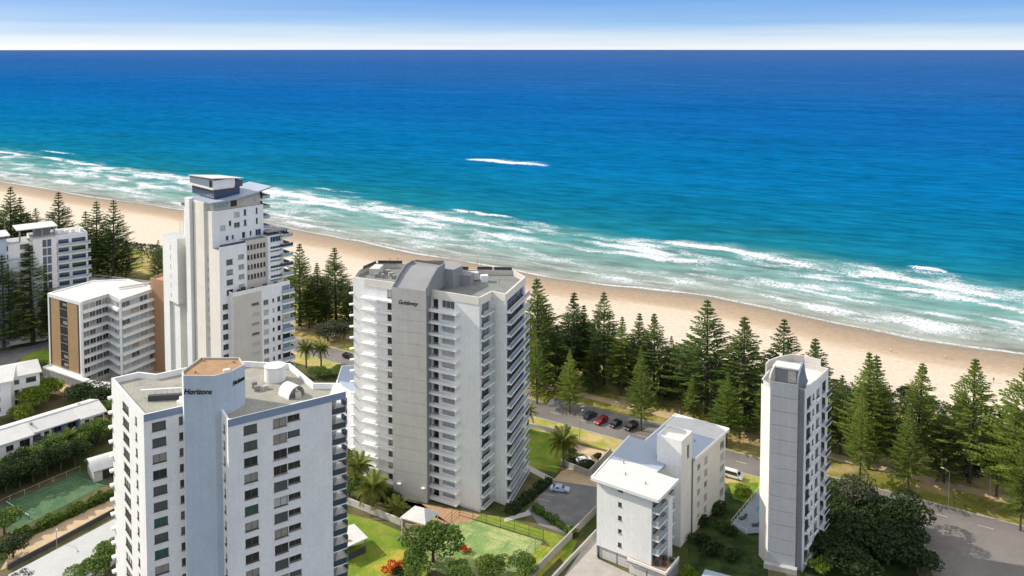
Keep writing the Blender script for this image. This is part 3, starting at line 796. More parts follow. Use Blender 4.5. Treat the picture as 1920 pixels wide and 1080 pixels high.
# ================================================================== central tower with curved crown
def tower_centre():
    r = thing('apartment_tower', 'tall pale apartment tower in the centre with curved grey crown and stacked slab balconies', 'apartment building', (-18, 195, 0))
    A_, B_, = (-38.9, 199.7), (-27.0, 193.9)
    lf = (-35.9, 197.9)
    top, roof, fr = 49.4, 48.1, 2.77
    n = 17
    zs = [45.2 - fr * k for k in range(n)]
    D_, E_, F_, G_, H_ = (-7.3, 182.5), (-4.6, 187.4), (-1.4, 185.2), (3.3, 199.7), (0.4, 205.8)
    bk = [(-9, 206.5), (-14, 206.5), (-30, 212.8), (-36, 212.8), (-38.8, 206)]
    fin = [(-27.9, 189.0), (-19.6, 186.1), (-18.6, 189.2), (-20, 197.5), (-26.5, 199.0)]
    Jr = (-19.2, 188.95)
    W = MB()
    facade(r, W, A_, lf, 0, top, [], 0)
    base = zs[-1]
    facade(r, W, lf, B_, 0, top, rows(6.6, 8.6, base + .35, 2.0, fr, n, mix='std', fm='bronze'), 0)
    facade(r, W, Jr, D_, 0, top, rows(.9, 2.5, base + .1, 2.1, fr, n, mix='dark', mull=0, fm='bronze', reveal=.6) + rows(3.5, 6.9, base + .5, 1.7, fr, n, mix='glaze', mull=2), 0)
    facade(r, W, D_, E_, 0, top, rows(1.0, 4.6, base + .1, 2.2, fr, n, mix='glaze', mull=1, fm='bronze', reveal=.5), 1)
    facade(r, W, E_, F_, 0, top, [], 0)
    facade(r, W, F_, G_, 0, top, rows(1.0, 13.8, base + .1, 2.25, fr, n, mix='blue', mull=5, reveal=.5), 1)
    loop = [G_, H_] + bk + [A_]
    for p, q in zip(loop[:-1], loop[1:]): facade(r, W, p, q, 0, top, [], 0)
    W.build('wall', [M['white2'], M['shadewhite']], r)
    poly = [A_, lf, B_, Jr, D_, E_, F_, G_, H_] + bk
    roof_with_parapet(r, poly, roof, top, .4, M['roofteal'], M['beige'])
    # beige parapet panels on the front
    for p, q in ((lf, B_), (Jr, D_), (D_, E_), (E_, F_), (F_, G_)):
        an = math.atan2(q[1] - p[1], q[0] - p[0]); o = (math.sin(an) * .06, -math.cos(an) * .06)
        P_ = MB(); P_.wall(lerp((p[0] + o[0], p[1] + o[1]), (q[0] + o[0], q[1] + o[1]), .01), lerp((p[0] + o[0], p[1] + o[1]), (q[0] + o[0], q[1] + o[1]), .99), .12, top - 1.7, top + .05)
        P_.build('parapet_band', M['cream'], r)
    # dark windbreak screens along the seaward parapet
    for p, q in (((-37.6, 206.5), (-35.3, 211.8)), ((-34.8, 212.3), (-28.5, 212.0)), ((-13.8, 206.1), (-11, 206.1)), ((-8.8, 206.1), (-5, 206.0)), ((-4.5, 205.9), (0.0, 205.5))):
        q_ = MB(); q_.wall(p, q, .15, top + .01, top + .75); q_.build('windbreak', M['darkgrey'], r)
    # fin: the blank lift shaft, jointed at every floor
    K = MB()
    ftop = 49.9
    for i in range(len(fin)):
        p, q = fin[i], fin[(i + 1) % len(fin)]
        facade(r, K, p, q, 0, ftop, [], 0 if i != 1 else 1)  # right flank darkened in colour to stand for its shade
    K.build('lift_shaft', [M['grey'], M['grey2']], r)
    J = MB()
    an = math.atan2(fin[1][1] - fin[0][1], fin[1][0] - fin[0][0]); off = (math.sin(an) * .03, -math.cos(an) * .03)
    for k, z in enumerate(zs):
        pn = MB(); pn.wall((fin[0][0] + off[0], fin[0][1] + off[1]), (fin[1][0] + off[0], fin[1][1] + off[1]), .14, z - fr + .26 if z - fr > 0 else .1, z)
        pn.build('panel', M['grey'], r)
    pn = MB(); pn.wall((fin[0][0] + off[0], fin[0][1] + off[1]), (fin[1][0] + off[0], fin[1][1] + off[1]), .08, zs[0] + .1, ftop); pn.build('panel', M['grey'], r)
    mid = lerp(fin[0], fin[1], .47)
    lettering(r, 'Goldsway', (mid[0] + off[0] * 3.2, mid[1] + off[1] * 3.2), an, zs[0] + 1.0, 1.35, m='black', shear=.35, width=5.0)
    # curved crown rising behind the shaft head
    K = MB()
    n_ = 8
    f0, f1 = fin[0], fin[1]
    prof = [(0, 49.9), (.5, 50.2), (3.0, 51.8), (5.6, 53.0), (6.6, 53.2), (9.0, 53.2), (9.5, 53.8)]
    dirv = (.35, .94)
    for (t0, za), (t1, zb) in zip(prof[:-1], prof[1:]):
        K.face([(f0[0] + dirv[0] * t0 + .6, f0[1] + dirv[1] * t0, za), (f1[0] + dirv[0] * t0, f1[1] + dirv[1] * t0, za), (f1[0] + dirv[0] * t1, f1[1] + dirv[1] * t1, zb), (f0[0] + dirv[0] * t1 + .6, f0[1] + dirv[1] * t1, zb)], 0)
    for fx, s_ in ((f0, 1), (f1, 0)):
        ox = .6 if s_ else 0
        pts = [(fx[0] + dirv[0] * t_ + ox, fx[1] + dirv[1] * t_, z_) for t_, z_ in prof]
        pts += [(fx[0] + dirv[0] * 9.5 + ox, fx[1] + dirv[1] * 9.5, 48.0), (fx[0] + ox, fx[1], 48.0)]
        K.face(pts if s_ == 0 else list(reversed(pts)), 1)
    bx0 = (f0[0] + dirv[0] * 9.5 + .6, f0[1] + dirv[1] * 9.5); bx1 = (f1[0] + dirv[0] * 9.5, f1[1] + dirv[1] * 9.5)
    K.face([(bx1[0], bx1[1], 48), (bx0[0], bx0[1], 48), (bx0[0], bx0[1], 53.8), (bx1[0], bx1[1], 54.6)], 1)
    K.build('crown', [M['grey2'], M['steelblue']], r)
    # raked side screens of the crown
    for fx, off_ in ((f0, .35), (f1, -.05)):
        q = MB()
        pr = [(-.05, 48.4), (-.05, 50.5), (2.6, 52.3), (5.6, 53.8), (9.6, 54.0), (9.6, 48.4)]
        for sx in (off_, off_ + .3):
            pts = [(fx[0] + sx + dirv[0] * t_, fx[1] + dirv[1] * t_, z_) for t_, z_ in pr]
            q.face(pts if sx == off_ + .3 else list(reversed(pts)))
        for (t0, za), (t1, zb) in zip(pr, pr[1:] + pr[:1]):
            q.face([(fx[0] + off_ + dirv[0] * t0, fx[1] + dirv[1] * t0, za), (fx[0] + off_ + .3 + dirv[0] * t0, fx[1] + dirv[1] * t0, za), (fx[0] + off_ + .3 + dirv[0] * t1, fx[1] + dirv[1] * t1, zb), (fx[0] + off_ + dirv[0] * t1, fx[1] + dirv[1] * t1, zb)])
        q.build('crown_screen', M['grey2'], r)
    q = MB(); q.wall((bx0[0] + .6, bx0[1] - .2), (bx1[0], bx1[1] - .2), .25, 53.5, 54.1); q.build('crown_coping', M['bronze'], r)
    q = MB(); q.prism([(-16.6, 195.0), (-14.0, 194.0), (-11.9, 198.0), (-13.5, 201.5), (-17.0, 202.0)], roof, 52.6); q.build('plant_room', M['grey2'], r)
    q = MB(); q.prism([(-12.6, 197.0), (-10.0, 196.2), (-9.2, 199.2), (-11.5, 200.2)], roof, 50.6); q.build('plant_room', M['grey2'], r)
    q = MB(); q.box((-9.5, 201.2, roof + 1.1), (2.4, 1.8, 1.8), .2); q.build('plant_room', M['grey'], r)
    q = MB(); q.box((-6.8, 200.0, roof + .8), (1.8, 1.4, 1.6), .2); q.build('air_conditioner', M['shadewhite'], r)
    for x, y in ((-34, 204), (-32.2, 203.4), (-33, 206.2), (-30.4, 204.8), (-31.5, 207.5), (-29.3, 202.5), (-34.6, 208)):
        q = MB(); q.box((x, y, roof + .45), (1.1, .8, .9), random.random() * 3); q.build('air_conditioner', M[random.choice(['pale_concrete', 'grey2', 'steel', 'concrete'])], r)
    q = MB(); q.prism([(-36.0, 205.5), (-33.4, 205.2), (-33.0, 209.6), (-35.2, 210.0)], roof, roof + 1.7); q.build('plant_room', M['grey'], r)
    for x, y, h_ in ((-11.3, 194.5, 4.2), (-8.6, 203.5, 4.8), (-3.0, 196.0, 1.8), (-14.5, 190.5, 3.2)):
        q = MB(); q.bar((x, y, roof), (x, y, roof + h_), .05, 5); q.build('mast', M['steel'], r)
    # floor by floor balconies
    for z in zs:
        if z < 0.5: continue
        balcony(r, along(lf, B_, -.05), along(lf, B_, 4.6), z, 1.7, .55, m='white')
        balcony(r, along(lf, B_, 4.65), along(lf, B_, 10.0), z - .05, 1.2, .4, m='white')
        balcony(r, along(Jr, D_, .15), along(Jr, D_, 8.2), z, 1.5, .45, m='white')
        balcony(r, along(D_, E_, .2), along(D_, E_, 5.2), z, 1.0, .28, m='white', mr='rail', rail_h=.95)
        balcony(r, along(F_, G_, .2), along(F_, G_, 15.1), z, 1.2, .3, m='white', mr='railblue', rail_h=1.0)
    # ribs on the far left corner
    for z in zs:
        q = MB(); q.box((A_[0] - .25, A_[1] + .5, z), (.9, 1.6, .3), R(-65)); q.build('balcony', M['white'], r)
    # entrance lamps and canopy at the foot of the shaft
    for t_ in (.2, .9):
        p = lerp(fin[0], fin[1], t_)
        q = MB(); q.box((p[0] + off[0] * 12, p[1] + off[1] * 12, 3.6), (.9, .7, .25), an); q.build('wall_lamp', M['white'], r)
    return r
tower_centre()

# ================================================================== stepped white tower
def tower_stepped():
    r = thing('apartment_tower', 'tall stepped white apartment tower with glass penthouse in front of the surf', 'apartment building', (-82, 236, 0))
    Fm = Frame((-81.3, 227.0), 46.0)       # x along the street front, y inwards
    fr = 2.86
    def blk(x0, x1, y0, y1, z0, z1, front=(), left=(), m_front=1, m_left=0, W=None, right=()):
        own = W is None
        W = W or MB()
        p = [Fm(x0, y0), Fm(x1, y0), Fm(x1, y1), Fm(x0, y1)]
        facade(r, W, p[0], p[1], z0, z1, front, m_front)
        facade(r, W, p[1], p[2], z0, z1, right, m_front)
        facade(r, W, p[2], p[3], z0, z1, [], m_left)
        facade(r, W, p[3], p[0], z0, z1, left, m_left)
        W.face([(q[0], q[1], z1) for q in p], 2)
        if own: return W.build('wall', [M['white2'], M['shadewhite'], M['rooflight'], M['beige'], M['cream'], M['grey']], r)
    # lower block facing the street, beige on its near half
    nl = 11
    W = MB()
    blk(2.5, 11.2, -2.5, 8, 0, 36, front=rows(5.6, 8.0, 3.4, .9, fr, nl, mull=0, mix='faint'), m_front=3, W=W)
    blk(11.2, 20.4, -2.503, 8, 0, 36.0, front=rows(.6, 2.2, 2.9, 1.5, fr, nl, mull=1, mix='faint') + rows(3.4, 4.1, 3.1, 1.2, fr, nl, mull=0, mix='std') + rows(5.0, 6.0, 3.1, 1.4, fr, nl, mull=0, mix='dark', fm='bronze'), m_front=1, W=W)
    W.build('wall', [M['white2'], M['shadewhite'], M['roofteal'], M['beige'], M['cream'], M['grey']], r)
    q = MB()
    for p0, p1 in ((Fm(2.5, -2.38), Fm(20.4, -2.38)), (Fm(2.62, -2.2), Fm(2.62, -.1))): q.wall(p0, p1, .22, 36.0, 37.1)
    q.build('parapet', M['white2'], r)
    for x, y, h_ in ((5, -1.4, 1.4), (6.4, -1.2, 1.7), (9.0, -1.5, 1.2), (13, -1.3, 1.3), (16.5, -1.3, 1.2)):
        q = MB(); q.box((*Fm(x, y), 36 + h_ / 2), (1.0, .8, h_), Fm.a); q.build('planter', M['darkgrey'], r)
    for k in range(12):
        z = 2.4 + fr * k
        balcony(r, Fm(17.6, -2.5), Fm(21.4, -2.5), z, .9, .5, m='white', mr='rail', rail_h=.9, rail_mode='all')
        pn = MB(); pn.wall(Fm(17.8, -2.53), Fm(20.2, -2.53), .05, z + .05, z + 2.1); pn.build('pane', G[random.choice(['dark', 'railblue', 'mid', 'pale'])], r)
        balcony(r, Fm(20.4, -2.4), Fm(20.4, 6), z, 1.1, .3, m='white', mr='raildark', rail_h=.9)
    # main mass, left face coloured cream to look sunlit
    nm_ = 17
    W = MB()
    blk(0, 8.2, 0, 14, 0, 49, front=rows(.7, 2.3, 3.6, 1.5, fr, 11, mull=1, mix='dark', fm='bronze') + rows(2.0, 3.9, 36.0, 1.5, fr, 4, mull=1, mix='std', fm='bronze') + rows(5.6, 7.4, 36.9, 1.4, fr, 4, mull=1, mix='faint'),
        left=rows(6.8, 7.4, 22.0, 1.0, fr, 9, mull=0, mix='curtain' if 0 else 'faint'), m_left=4, W=W)
    blk(8.2, 15.0, 1.0, 14, 0, 50.2, front=sum([rows(.7 + i * 1.0, 1.4 + i * 1.0, 38.9, 1.35, fr, 4, mull=0, mix='dark', fm='bronze') for i in range(6)], []), m_front=3, W=W)
    blk(15.0, 20.0, .2, 12, 0, 50.6, front=rows(.8, 4.3, 37.2, 1.6, fr, 5, mull=3, mix='blue'), m_front=1, W=W)
    W.build('wall', [M['white2'], M['shadewhite'], M['roofteal'], M['beige'], M['cream'], M['grey']], r)
    for k in range(5):
        z = 38.3 + fr * k
        balcony(r, Fm(19.0, .2), Fm(22.6, .2), z, 1.2, .35, m='white', mr='raildark' if k % 2 else 'rail', rail_h=.9, rail_mode='all')
        balcony(r, Fm(20.0, .4), Fm(20.0, 9), z, 2.2, .35, m='white', mr='raildark', rail_h=.9)
        if k < 4: balcony(r, Fm(15.4, .2), Fm(18.8, .2), z - .2, .5, .4, m='white')
    # pergola deck on the middle roof
    q = MB(); q.box((*Fm(19.2, 4.5), 51.4), (7.0, 6.0, .3), Fm.a); q.build('roof_canopy', M['grey2'], r)
    for k in range(7):
        q = MB(); q.box((*Fm(16.6 + k * .9, 1.7), 51.0), (.3, .3, .7), Fm.a); q.build('planter', M['darkgrey'], r)
    q = MB()
    q.wall(Fm(.1, .15), Fm(8.1, .15), .2, 49, 49.9); q.build('parapet', M['shadewhite'], r)
    q = MB(); q.wall(Fm(.3, .5), Fm(8.0, .5), .1, 49.9, 50.5); q.build('balustrade', G['raildark'], r)
    # upper block
    W = MB()
    blk(0, 15.8, 4, 16, 49, 59.4, front=rows(5.0, 5.8, 54.6, 1.5, 3.0, 1, mull=0, mix='dark') + rows(9.6, 10.4, 54.0, 1.7, 3.0, 2, mull=0, mix='dark', fm='bronze') + rows(13.4, 14.0, 54.0, 1.7, 3.0, 2, mull=0, mix='dark', fm='bronze')
        + rows(2.4, 4.0, 53.6, 1.5, 3.0, 1, mix='faint') + rows(6.6, 8.4, 53.8, 1.5, 3.0, 2, mix='faint') + rows(4.0, 4.9, 50.6, 1.3, 3, 1, mull=0, mix='dark') + rows(5.8, 6.5, 50.6, 1.3, 3, 1, mull=0, mix='dark') + rows(9.0, 10.0, 50.4, 1.8, 3, 1, mull=0, mix='mid' if 0 else 'std') + rows(11.4, 12.0, 50.8, 1.4, 3, 1, mull=0, mix='dark') + rows(13.2, 15.0, 50.4, 1.9, 3, 1, mull=1, mix='blue'),
        left=rows(6.0, 6.6, 50.6, 1.6, 3, 1, mull=0, mix='dark', fm='bronze'), m_left=4, W=W)
    blk(.8, 15.6, 5.2, 16, 59.4, 62.0, front=rows(.4, 4.6, 59.9, 1.5, 3, 1, mull=4, mix='glaze') + rows(5.4, 7.4, 59.9, 1.7, 3, 1, mull=1, mix='dark', fm='bronze') + rows(12.4, 13.6, 60.2, 1.2, 3, 1, mull=0, mix='faint'), m_left=4, m_front=3, W=W)
    W.build('wall', [M['white2'], M['shadewhite'], M['rooflight'], M['beige'], M['cream'], M['grey']], r)
    for k in range(4):
        z = 52 + 3.0 * k
        balcony(r, Fm(15.8, 4.2), Fm(15.8, 13), z, 2.4, .25, m='white', mr='rail', rail_h=.9, rail_mode='all')
        pn = MB(); pn.wall(Fm(15.83, 4.6), Fm(15.83, 12.4), .06, z + .1, z + 2.3); pn.build('pane', G['dark'], r)
    # curved main roof sweeping up towards the sea
    q = MB()
    N_ = 10
    for i in range(N_):
        x0, x1 = i / N_ * 19 - .4, (i + 1) / N_ * 19 - .4
        f_ = lambda x: 62.0 + 2.4 * ((x + .4) / 19) ** 1.6
        y0 = lambda x: 4.0 + .9 * math.sin((x + .4) / 19 * math.pi) * -1
        a_, b2, c2, d2 = Fm(x0, y0(x0)), Fm(x1, y0(x1)), Fm(x1, 17), Fm(x0, 17)
        q.face([(*a_, f_(x0)), (*b2, f_(x1)), (*c2, f_(x1)), (*d2, f_(x0))])
        q.face([(*d2, f_(x0) - .4), (*c2, f_(x1) - .4), (*b2, f_(x1) - .4), (*a_, f_(x0) - .4)])
        q.face([(*a_, f_(x0) - .4), (*b2, f_(x1) - .4), (*b2, f_(x1)), (*a_, f_(x0))])
        q.face([(*c2, f_(x1) - .4), (*d2, f_(x0) - .4), (*d2, f_(x0)), (*c2, f_(x1))])
    for x in (-.4, 18.6):
        z = f_(x); a_, d2 = Fm(x, y0(x)), Fm(x, 17)
        q.face([(*d2, z - .4), (*a_, z - .4), (*a_, z), (*d2, z)] if x < 0 else [(*a_, z - .4), (*d2, z - .4), (*d2, z), (*a_, z)])
    q.build('roof', M['roofblue'], r)
    q = MB(); q.prism([Fm(11, 5.4), Fm(15.6, 5.4), Fm(15.6, 15.5), Fm(11, 15.5)], 62.0, 63.0); q.build('clerestory', M['beige'], r)
    # penthouse: dark glass band, slab, grey box, thin white roof
    q = MB(); q.prism([Fm(2.3, 7.2), Fm(10.2, 7.2), Fm(10.2, 21.0), Fm(2.3, 21.0)], 62.45, 65.0); q.build('glazing_band', G['blue'], r)
    q = MB(); q.prism([Fm(1.6, 6.6), Fm(8.2, 6.6), Fm(8.2, 22.4), Fm(1.6, 22.4)], 65.0, 65.45); q.build('penthouse_slab', M['cream'], r)
    W = MB(); p = [Fm(2.0, 7.0), Fm(8.6, 7.0), Fm(8.6, 21.8), Fm(2.0, 21.8)]
    facade(r, W, p[0], p[1], 65.45, 67.6, [], 1); facade(r, W, p[1], p[2], 65.45, 67.0, [], 1); facade(r, W, p[2], p[3], 65.45, 66.6, [], 0)
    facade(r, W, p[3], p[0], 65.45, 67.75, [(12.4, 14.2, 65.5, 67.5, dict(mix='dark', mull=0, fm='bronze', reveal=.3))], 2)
    W.build('penthouse', [M['grey2'], M['shadewhite'], M['steelblue']], r)
    q = MB(); q.prism([Fm(8.6, 7.4), Fm(11.2, 7.4), Fm(11.2, 19), Fm(8.6, 19)], 65.0, 66.9); q.build('glazing_band', G['blue'], r)
    q = MB(); cs = [(*Fm(1.7, 6.6), 68.4), (*Fm(11.3, 6.8), 67.5), (*Fm(11.3, 22.2), 66.7), (*Fm(1.7, 22.2), 67.8)]
    lo = [(x, y, z - .22) for x, y, z in cs]; q.face(cs); q.face(list(reversed(lo)))
    for i in range(4): q.face([lo[i], lo[(i + 1) % 4], cs[(i + 1) % 4], cs[i]])
    q.build('penthouse_roof', M['grey'], r)
    # white lift fins with the dark slot between
    q = MB(); q.prism([Fm(-1.6, 14.6), Fm(1.5, 14.6), Fm(1.5, 17.6), Fm(-1.6, 17.6)], 0, 62.0); q.build('lift_shaft', M['white2'], r)
    q = MB(); q.prism([Fm(-.6, 14.05), Fm(1, 14.05), Fm(1, 14.55), Fm(-.6, 14.55)], 0, 61.0); q.build('dark_slot', M['grey2'], r)
    q = MB(); q.prism([Fm(-.7, 7.6), Fm(1, 7.6), Fm(1, 14.0), Fm(-.7, 14.0)], 0, 61.6); q.build('wall_pier', M['cream'], r)
    # left wing with its own windows
    W = MB()
    blk(-3, 8, 20, 30, 30.2, 49.6, front=rows(2.6, 3.7, 31.2, 1.6, fr, 6, mull=0, mix='dark', fm='bronze'), left=rows(5.0, 5.5, 31.6, 1.1, fr, 6, mull=0, mix='faint'), m_front=4, m_left=0, W=W)
    blk(-2.2, 8, 20.8, 29.2, 0, 30.2, front=rows(2.6, 4.4, 2.6, 1.5, fr, 9, mull=1, mix='std', fm='bronze'), m_front=4, m_left=0, W=W)
    blk(-3, -1, 26, 30.02, 0, 30.2, m_front=4, m_left=0, W=W)
    blk(1, 9, 16, 24, 0, 58.6, front=rows(.5, 1.2, 36.2, 1.6, fr, 7, mull=0, mix='dark', fm='bronze'), left=rows(4, 4.6, 50.6, 2.2, 3, 2, mull=0, mix='mid' if 0 else 'std'), m_front=4, m_left=0, W=W)
    W.build('wall', [M['white2'], M['shadewhite'], M['rooflight'], M['beige'], M['cream'], M['grey']], r)
    q = MB(); q.prism([Fm(.4, 16.4), Fm(7, 16.4), Fm(7, 24.4), Fm(.4, 24.4)], 58.6, 59.4); q.build('roof', M['bronze'], r)
    q = MB()
    for k in range(4): q.bar((*Fm(1 + k * .7, 27 - k * .5), 49.6), (*Fm(1 + k * .7 + .2, 27 - k * .5), 53.0 - k * .4), .06, 5)
    q.build('mast', M['steel'], r)
tower_stepped()

# ================================================================== white building with folded balcony bands
def zig_building():
    r = thing('apartment_building', 'white mid-rise apartment building with zigzag balcony bands and tan end panels', 'apartment building', (-132, 262, 0))
    p0, p1, p2, p3, p4 = (-148.6, 261.2), (-133.2, 251.9), (-129.0, 260.6), (-122.3, 254.2), (-116.5, 267.4)
    bk = [(-130.5, 277.2), (-141.5, 275.5)]
    top, fr = 27.0, 2.85
    W = MB()
    wl = math.hypot(p1[0] - p0[0], p1[1] - p0[1])
    facade(r, W, p0, p1, 0, top, [], 0)
    for p, q in ((p1, p2), (p2, p3), (p3, p4)):
        facade(r, W, p, q, 0, top, [], 1)
    for p, q in ((p4, bk[0]), (bk[0], bk[1]), (bk[1], p0)): facade(r, W, p, q, 0, top, [], 0)
    W.build('wall', [M['white'], M['grey']], r)
    poly = [p0, p1, p2, p3, p4] + bk
    roof_with_parapet(r, poly, top - .3, top, .5, M['roofwhite'], M['white'])
    an = math.atan2(p1[1] - p0[1], p1[0] - p0[0]); off = (math.sin(an) * .08, -math.cos(an) * .08)
    P = lambda u: (p0[0] + (p1[0] - p0[0]) * u / wl + off[0], p0[1] + (p1[1] - p0[1]) * u / wl + off[1])
    z0 = 4.0
    for u0, u1, mt, nm in ((1.6, 6.4, 'tan', 'cladding_panel'), (10.6, 16.0, 'tan', 'cladding_panel'), (.75, 1.55, 'darkgrey', 'dark_strip'), (16.05, 17.0, 'darkgrey', 'dark_strip')):
        q = MB(); q.wall(P(u0), P(u1), .14, z0, 25.8); q.build(nm, M[mt], r)
    for k in range(8):
        z = z0 + k * 2.72
        q = MB(); q.wall(P(6.45), P(10.55), .10, z + .12, z + 2.6); o = q.build('window', G['dark'], r)
        q = MB(); q.wall(P(8.2), P(10.3), .14, z + .3 + random.random(), z + 1.6 + random.random() * .6); q.build('pane', G[random.choice(['mid', 'dark', 'curtain', 'rosy'])], o)
        q = MB(); q.wall(P(6.45), P(10.55), .22, z - .04, z + .1); q.build('transom', M['grey2'], r)
    q = MB(); q.wall(P(0), P(wl), .35, 25.85, 26.98); q.build('fascia', M['white'], r)
    q = MB(); q.wall(P(0), P(.7), .35, 3.4, 25.85); q.wall(P(17.05), P(wl + .25), .35, 3.4, 25.85); q.build('corner_frame', M['white'], r)
    # louvred plinth along the left foot
    a, b_ = along(p0, p1, -1.0), along(p0, p1, wl + 3.5)
    q = MB(); q.wall((a[0] + off[0] * 12, a[1] + off[1] * 12), (b_[0] + off[0] * 12, b_[1] + off[1] * 12), 1.6, 0, 3.0); q.build('plinth', M['beige'], r)
    for k in range(11):
        c0 = lerp(a, b_, (k + .12) / 11); c1 = lerp(a, b_, (k + .88) / 11)
        q = MB(); q.wall((c0[0] + off[0] * 22.5, c0[1] + off[1] * 22.5), (c1[0] + off[0] * 22.5, c1[1] + off[1] * 22.5), .1, .4, 2.6); q.build('louvre', M['grey2'], r)
    q = MB(); q.wall((a[0] + off[0] * 12, a[1] + off[1] * 12), (b_[0] + off[0] * 12, b_[1] + off[1] * 12), 2.0, 3.0, 3.35); q.build('plinth_coping', M['white'], r)
    # floors: white bands with pale glass between, folded like the wall
    runs = (((p1, p2), 1.0), ((p2, p3), 1.0), ((p3, p4), 1.0))
    for k in range(9):
        z = 1.2 + k * fr
        for (a, b_), dp in runs:
            if k: 
                fold = (a, b_) == (p2, p3)
                balcony(r, lerp(a, b_, .02), lerp(a, b_, .98), z, .9, .75, m='white')
            ln = math.hypot(b_[0] - a[0], b_[1] - a[1])
            nwin = 4
            for i in range(nwin):
                u0 = .35 + i * (ln - .7) / nwin
                c0, c1 = along(a, b_, u0 + .1), along(a, b_, u0 + (ln - .7) / nwin - .1)
                put_window(r, lerp(c0, c1, .5), math.atan2(b_[1] - a[1], b_[0] - a[0]), round((ln - .7) / nwin - .2, 2), 1.75, z + 1.0, mull=1, mix='grey' if (a, b_) == (p1, p2) else 'glaze', reveal=-.03)
    for p in (p1, p3, p4):
        q = MB(); q.box((p[0], p[1], (top + .2) / 2), (.7, .7, top - .6), .5); q.build('pillar', M['white'], r)
    q = MB(); q.box((-124.5, 268.5, top + .3), (9, .6, .5), .6); q.build('roof_upstand', M['grey'], r)
    # forecourt slab in front
    return r
zig_building()

def simple_block(name, label, cat, poly, z, mw, mr, ops=None, par=.5, group=None, walls=None):
    cx = sum(p[0] for p in poly) / len(poly); cy = sum(p[1] for p in poly) / len(poly)
    r = thing(name, label, cat, (cx, cy, 0), 0, group)
    W = MB(); n = len(poly)
    for i in range(n):
        facade(r, W, poly[i], poly[(i + 1) % n], 0, z, (ops or {}).get(i, []), (walls or {}).get(i, 0))
    W.build('wall', mw if isinstance(mw, list) else [mw], r)
    roof_with_parapet(r, poly, z - par, z, .3, mr, (mw[0] if isinstance(mw, list) else mw))
    return r

# orange-brown block squeezed between zigzag building and stepped tower
f46 = Frame(site(290, 640, 8), 60)
simple_block('apartment_building', 'narrow orange-brown rendered block between zigzag building and stepped tower', 'building',
             [(-118.0, 266.0), (-111.0, 262.0), (-106, 272), (-113.5, 277.5)], 30.5, M['orange'], M['orange'], {1: rows(3, 4, 4, 1.4, 2.9, 6, mull=0, mix='dark')})
# tan house roof behind the zigzag building
r = simple_block('house', 'low grey-roofed house between zigzag building and beach pines', 'house', [site(160, 552), site(245, 560), site(285, 545), site(170, 530)], 4.2, M['beige'], M['concrete'], {0: rows(2, 4, 1, 1.4, 3, 1, mix='dark') + rows(8, 10, 1, 1.4, 3, 1, mix='dark')})

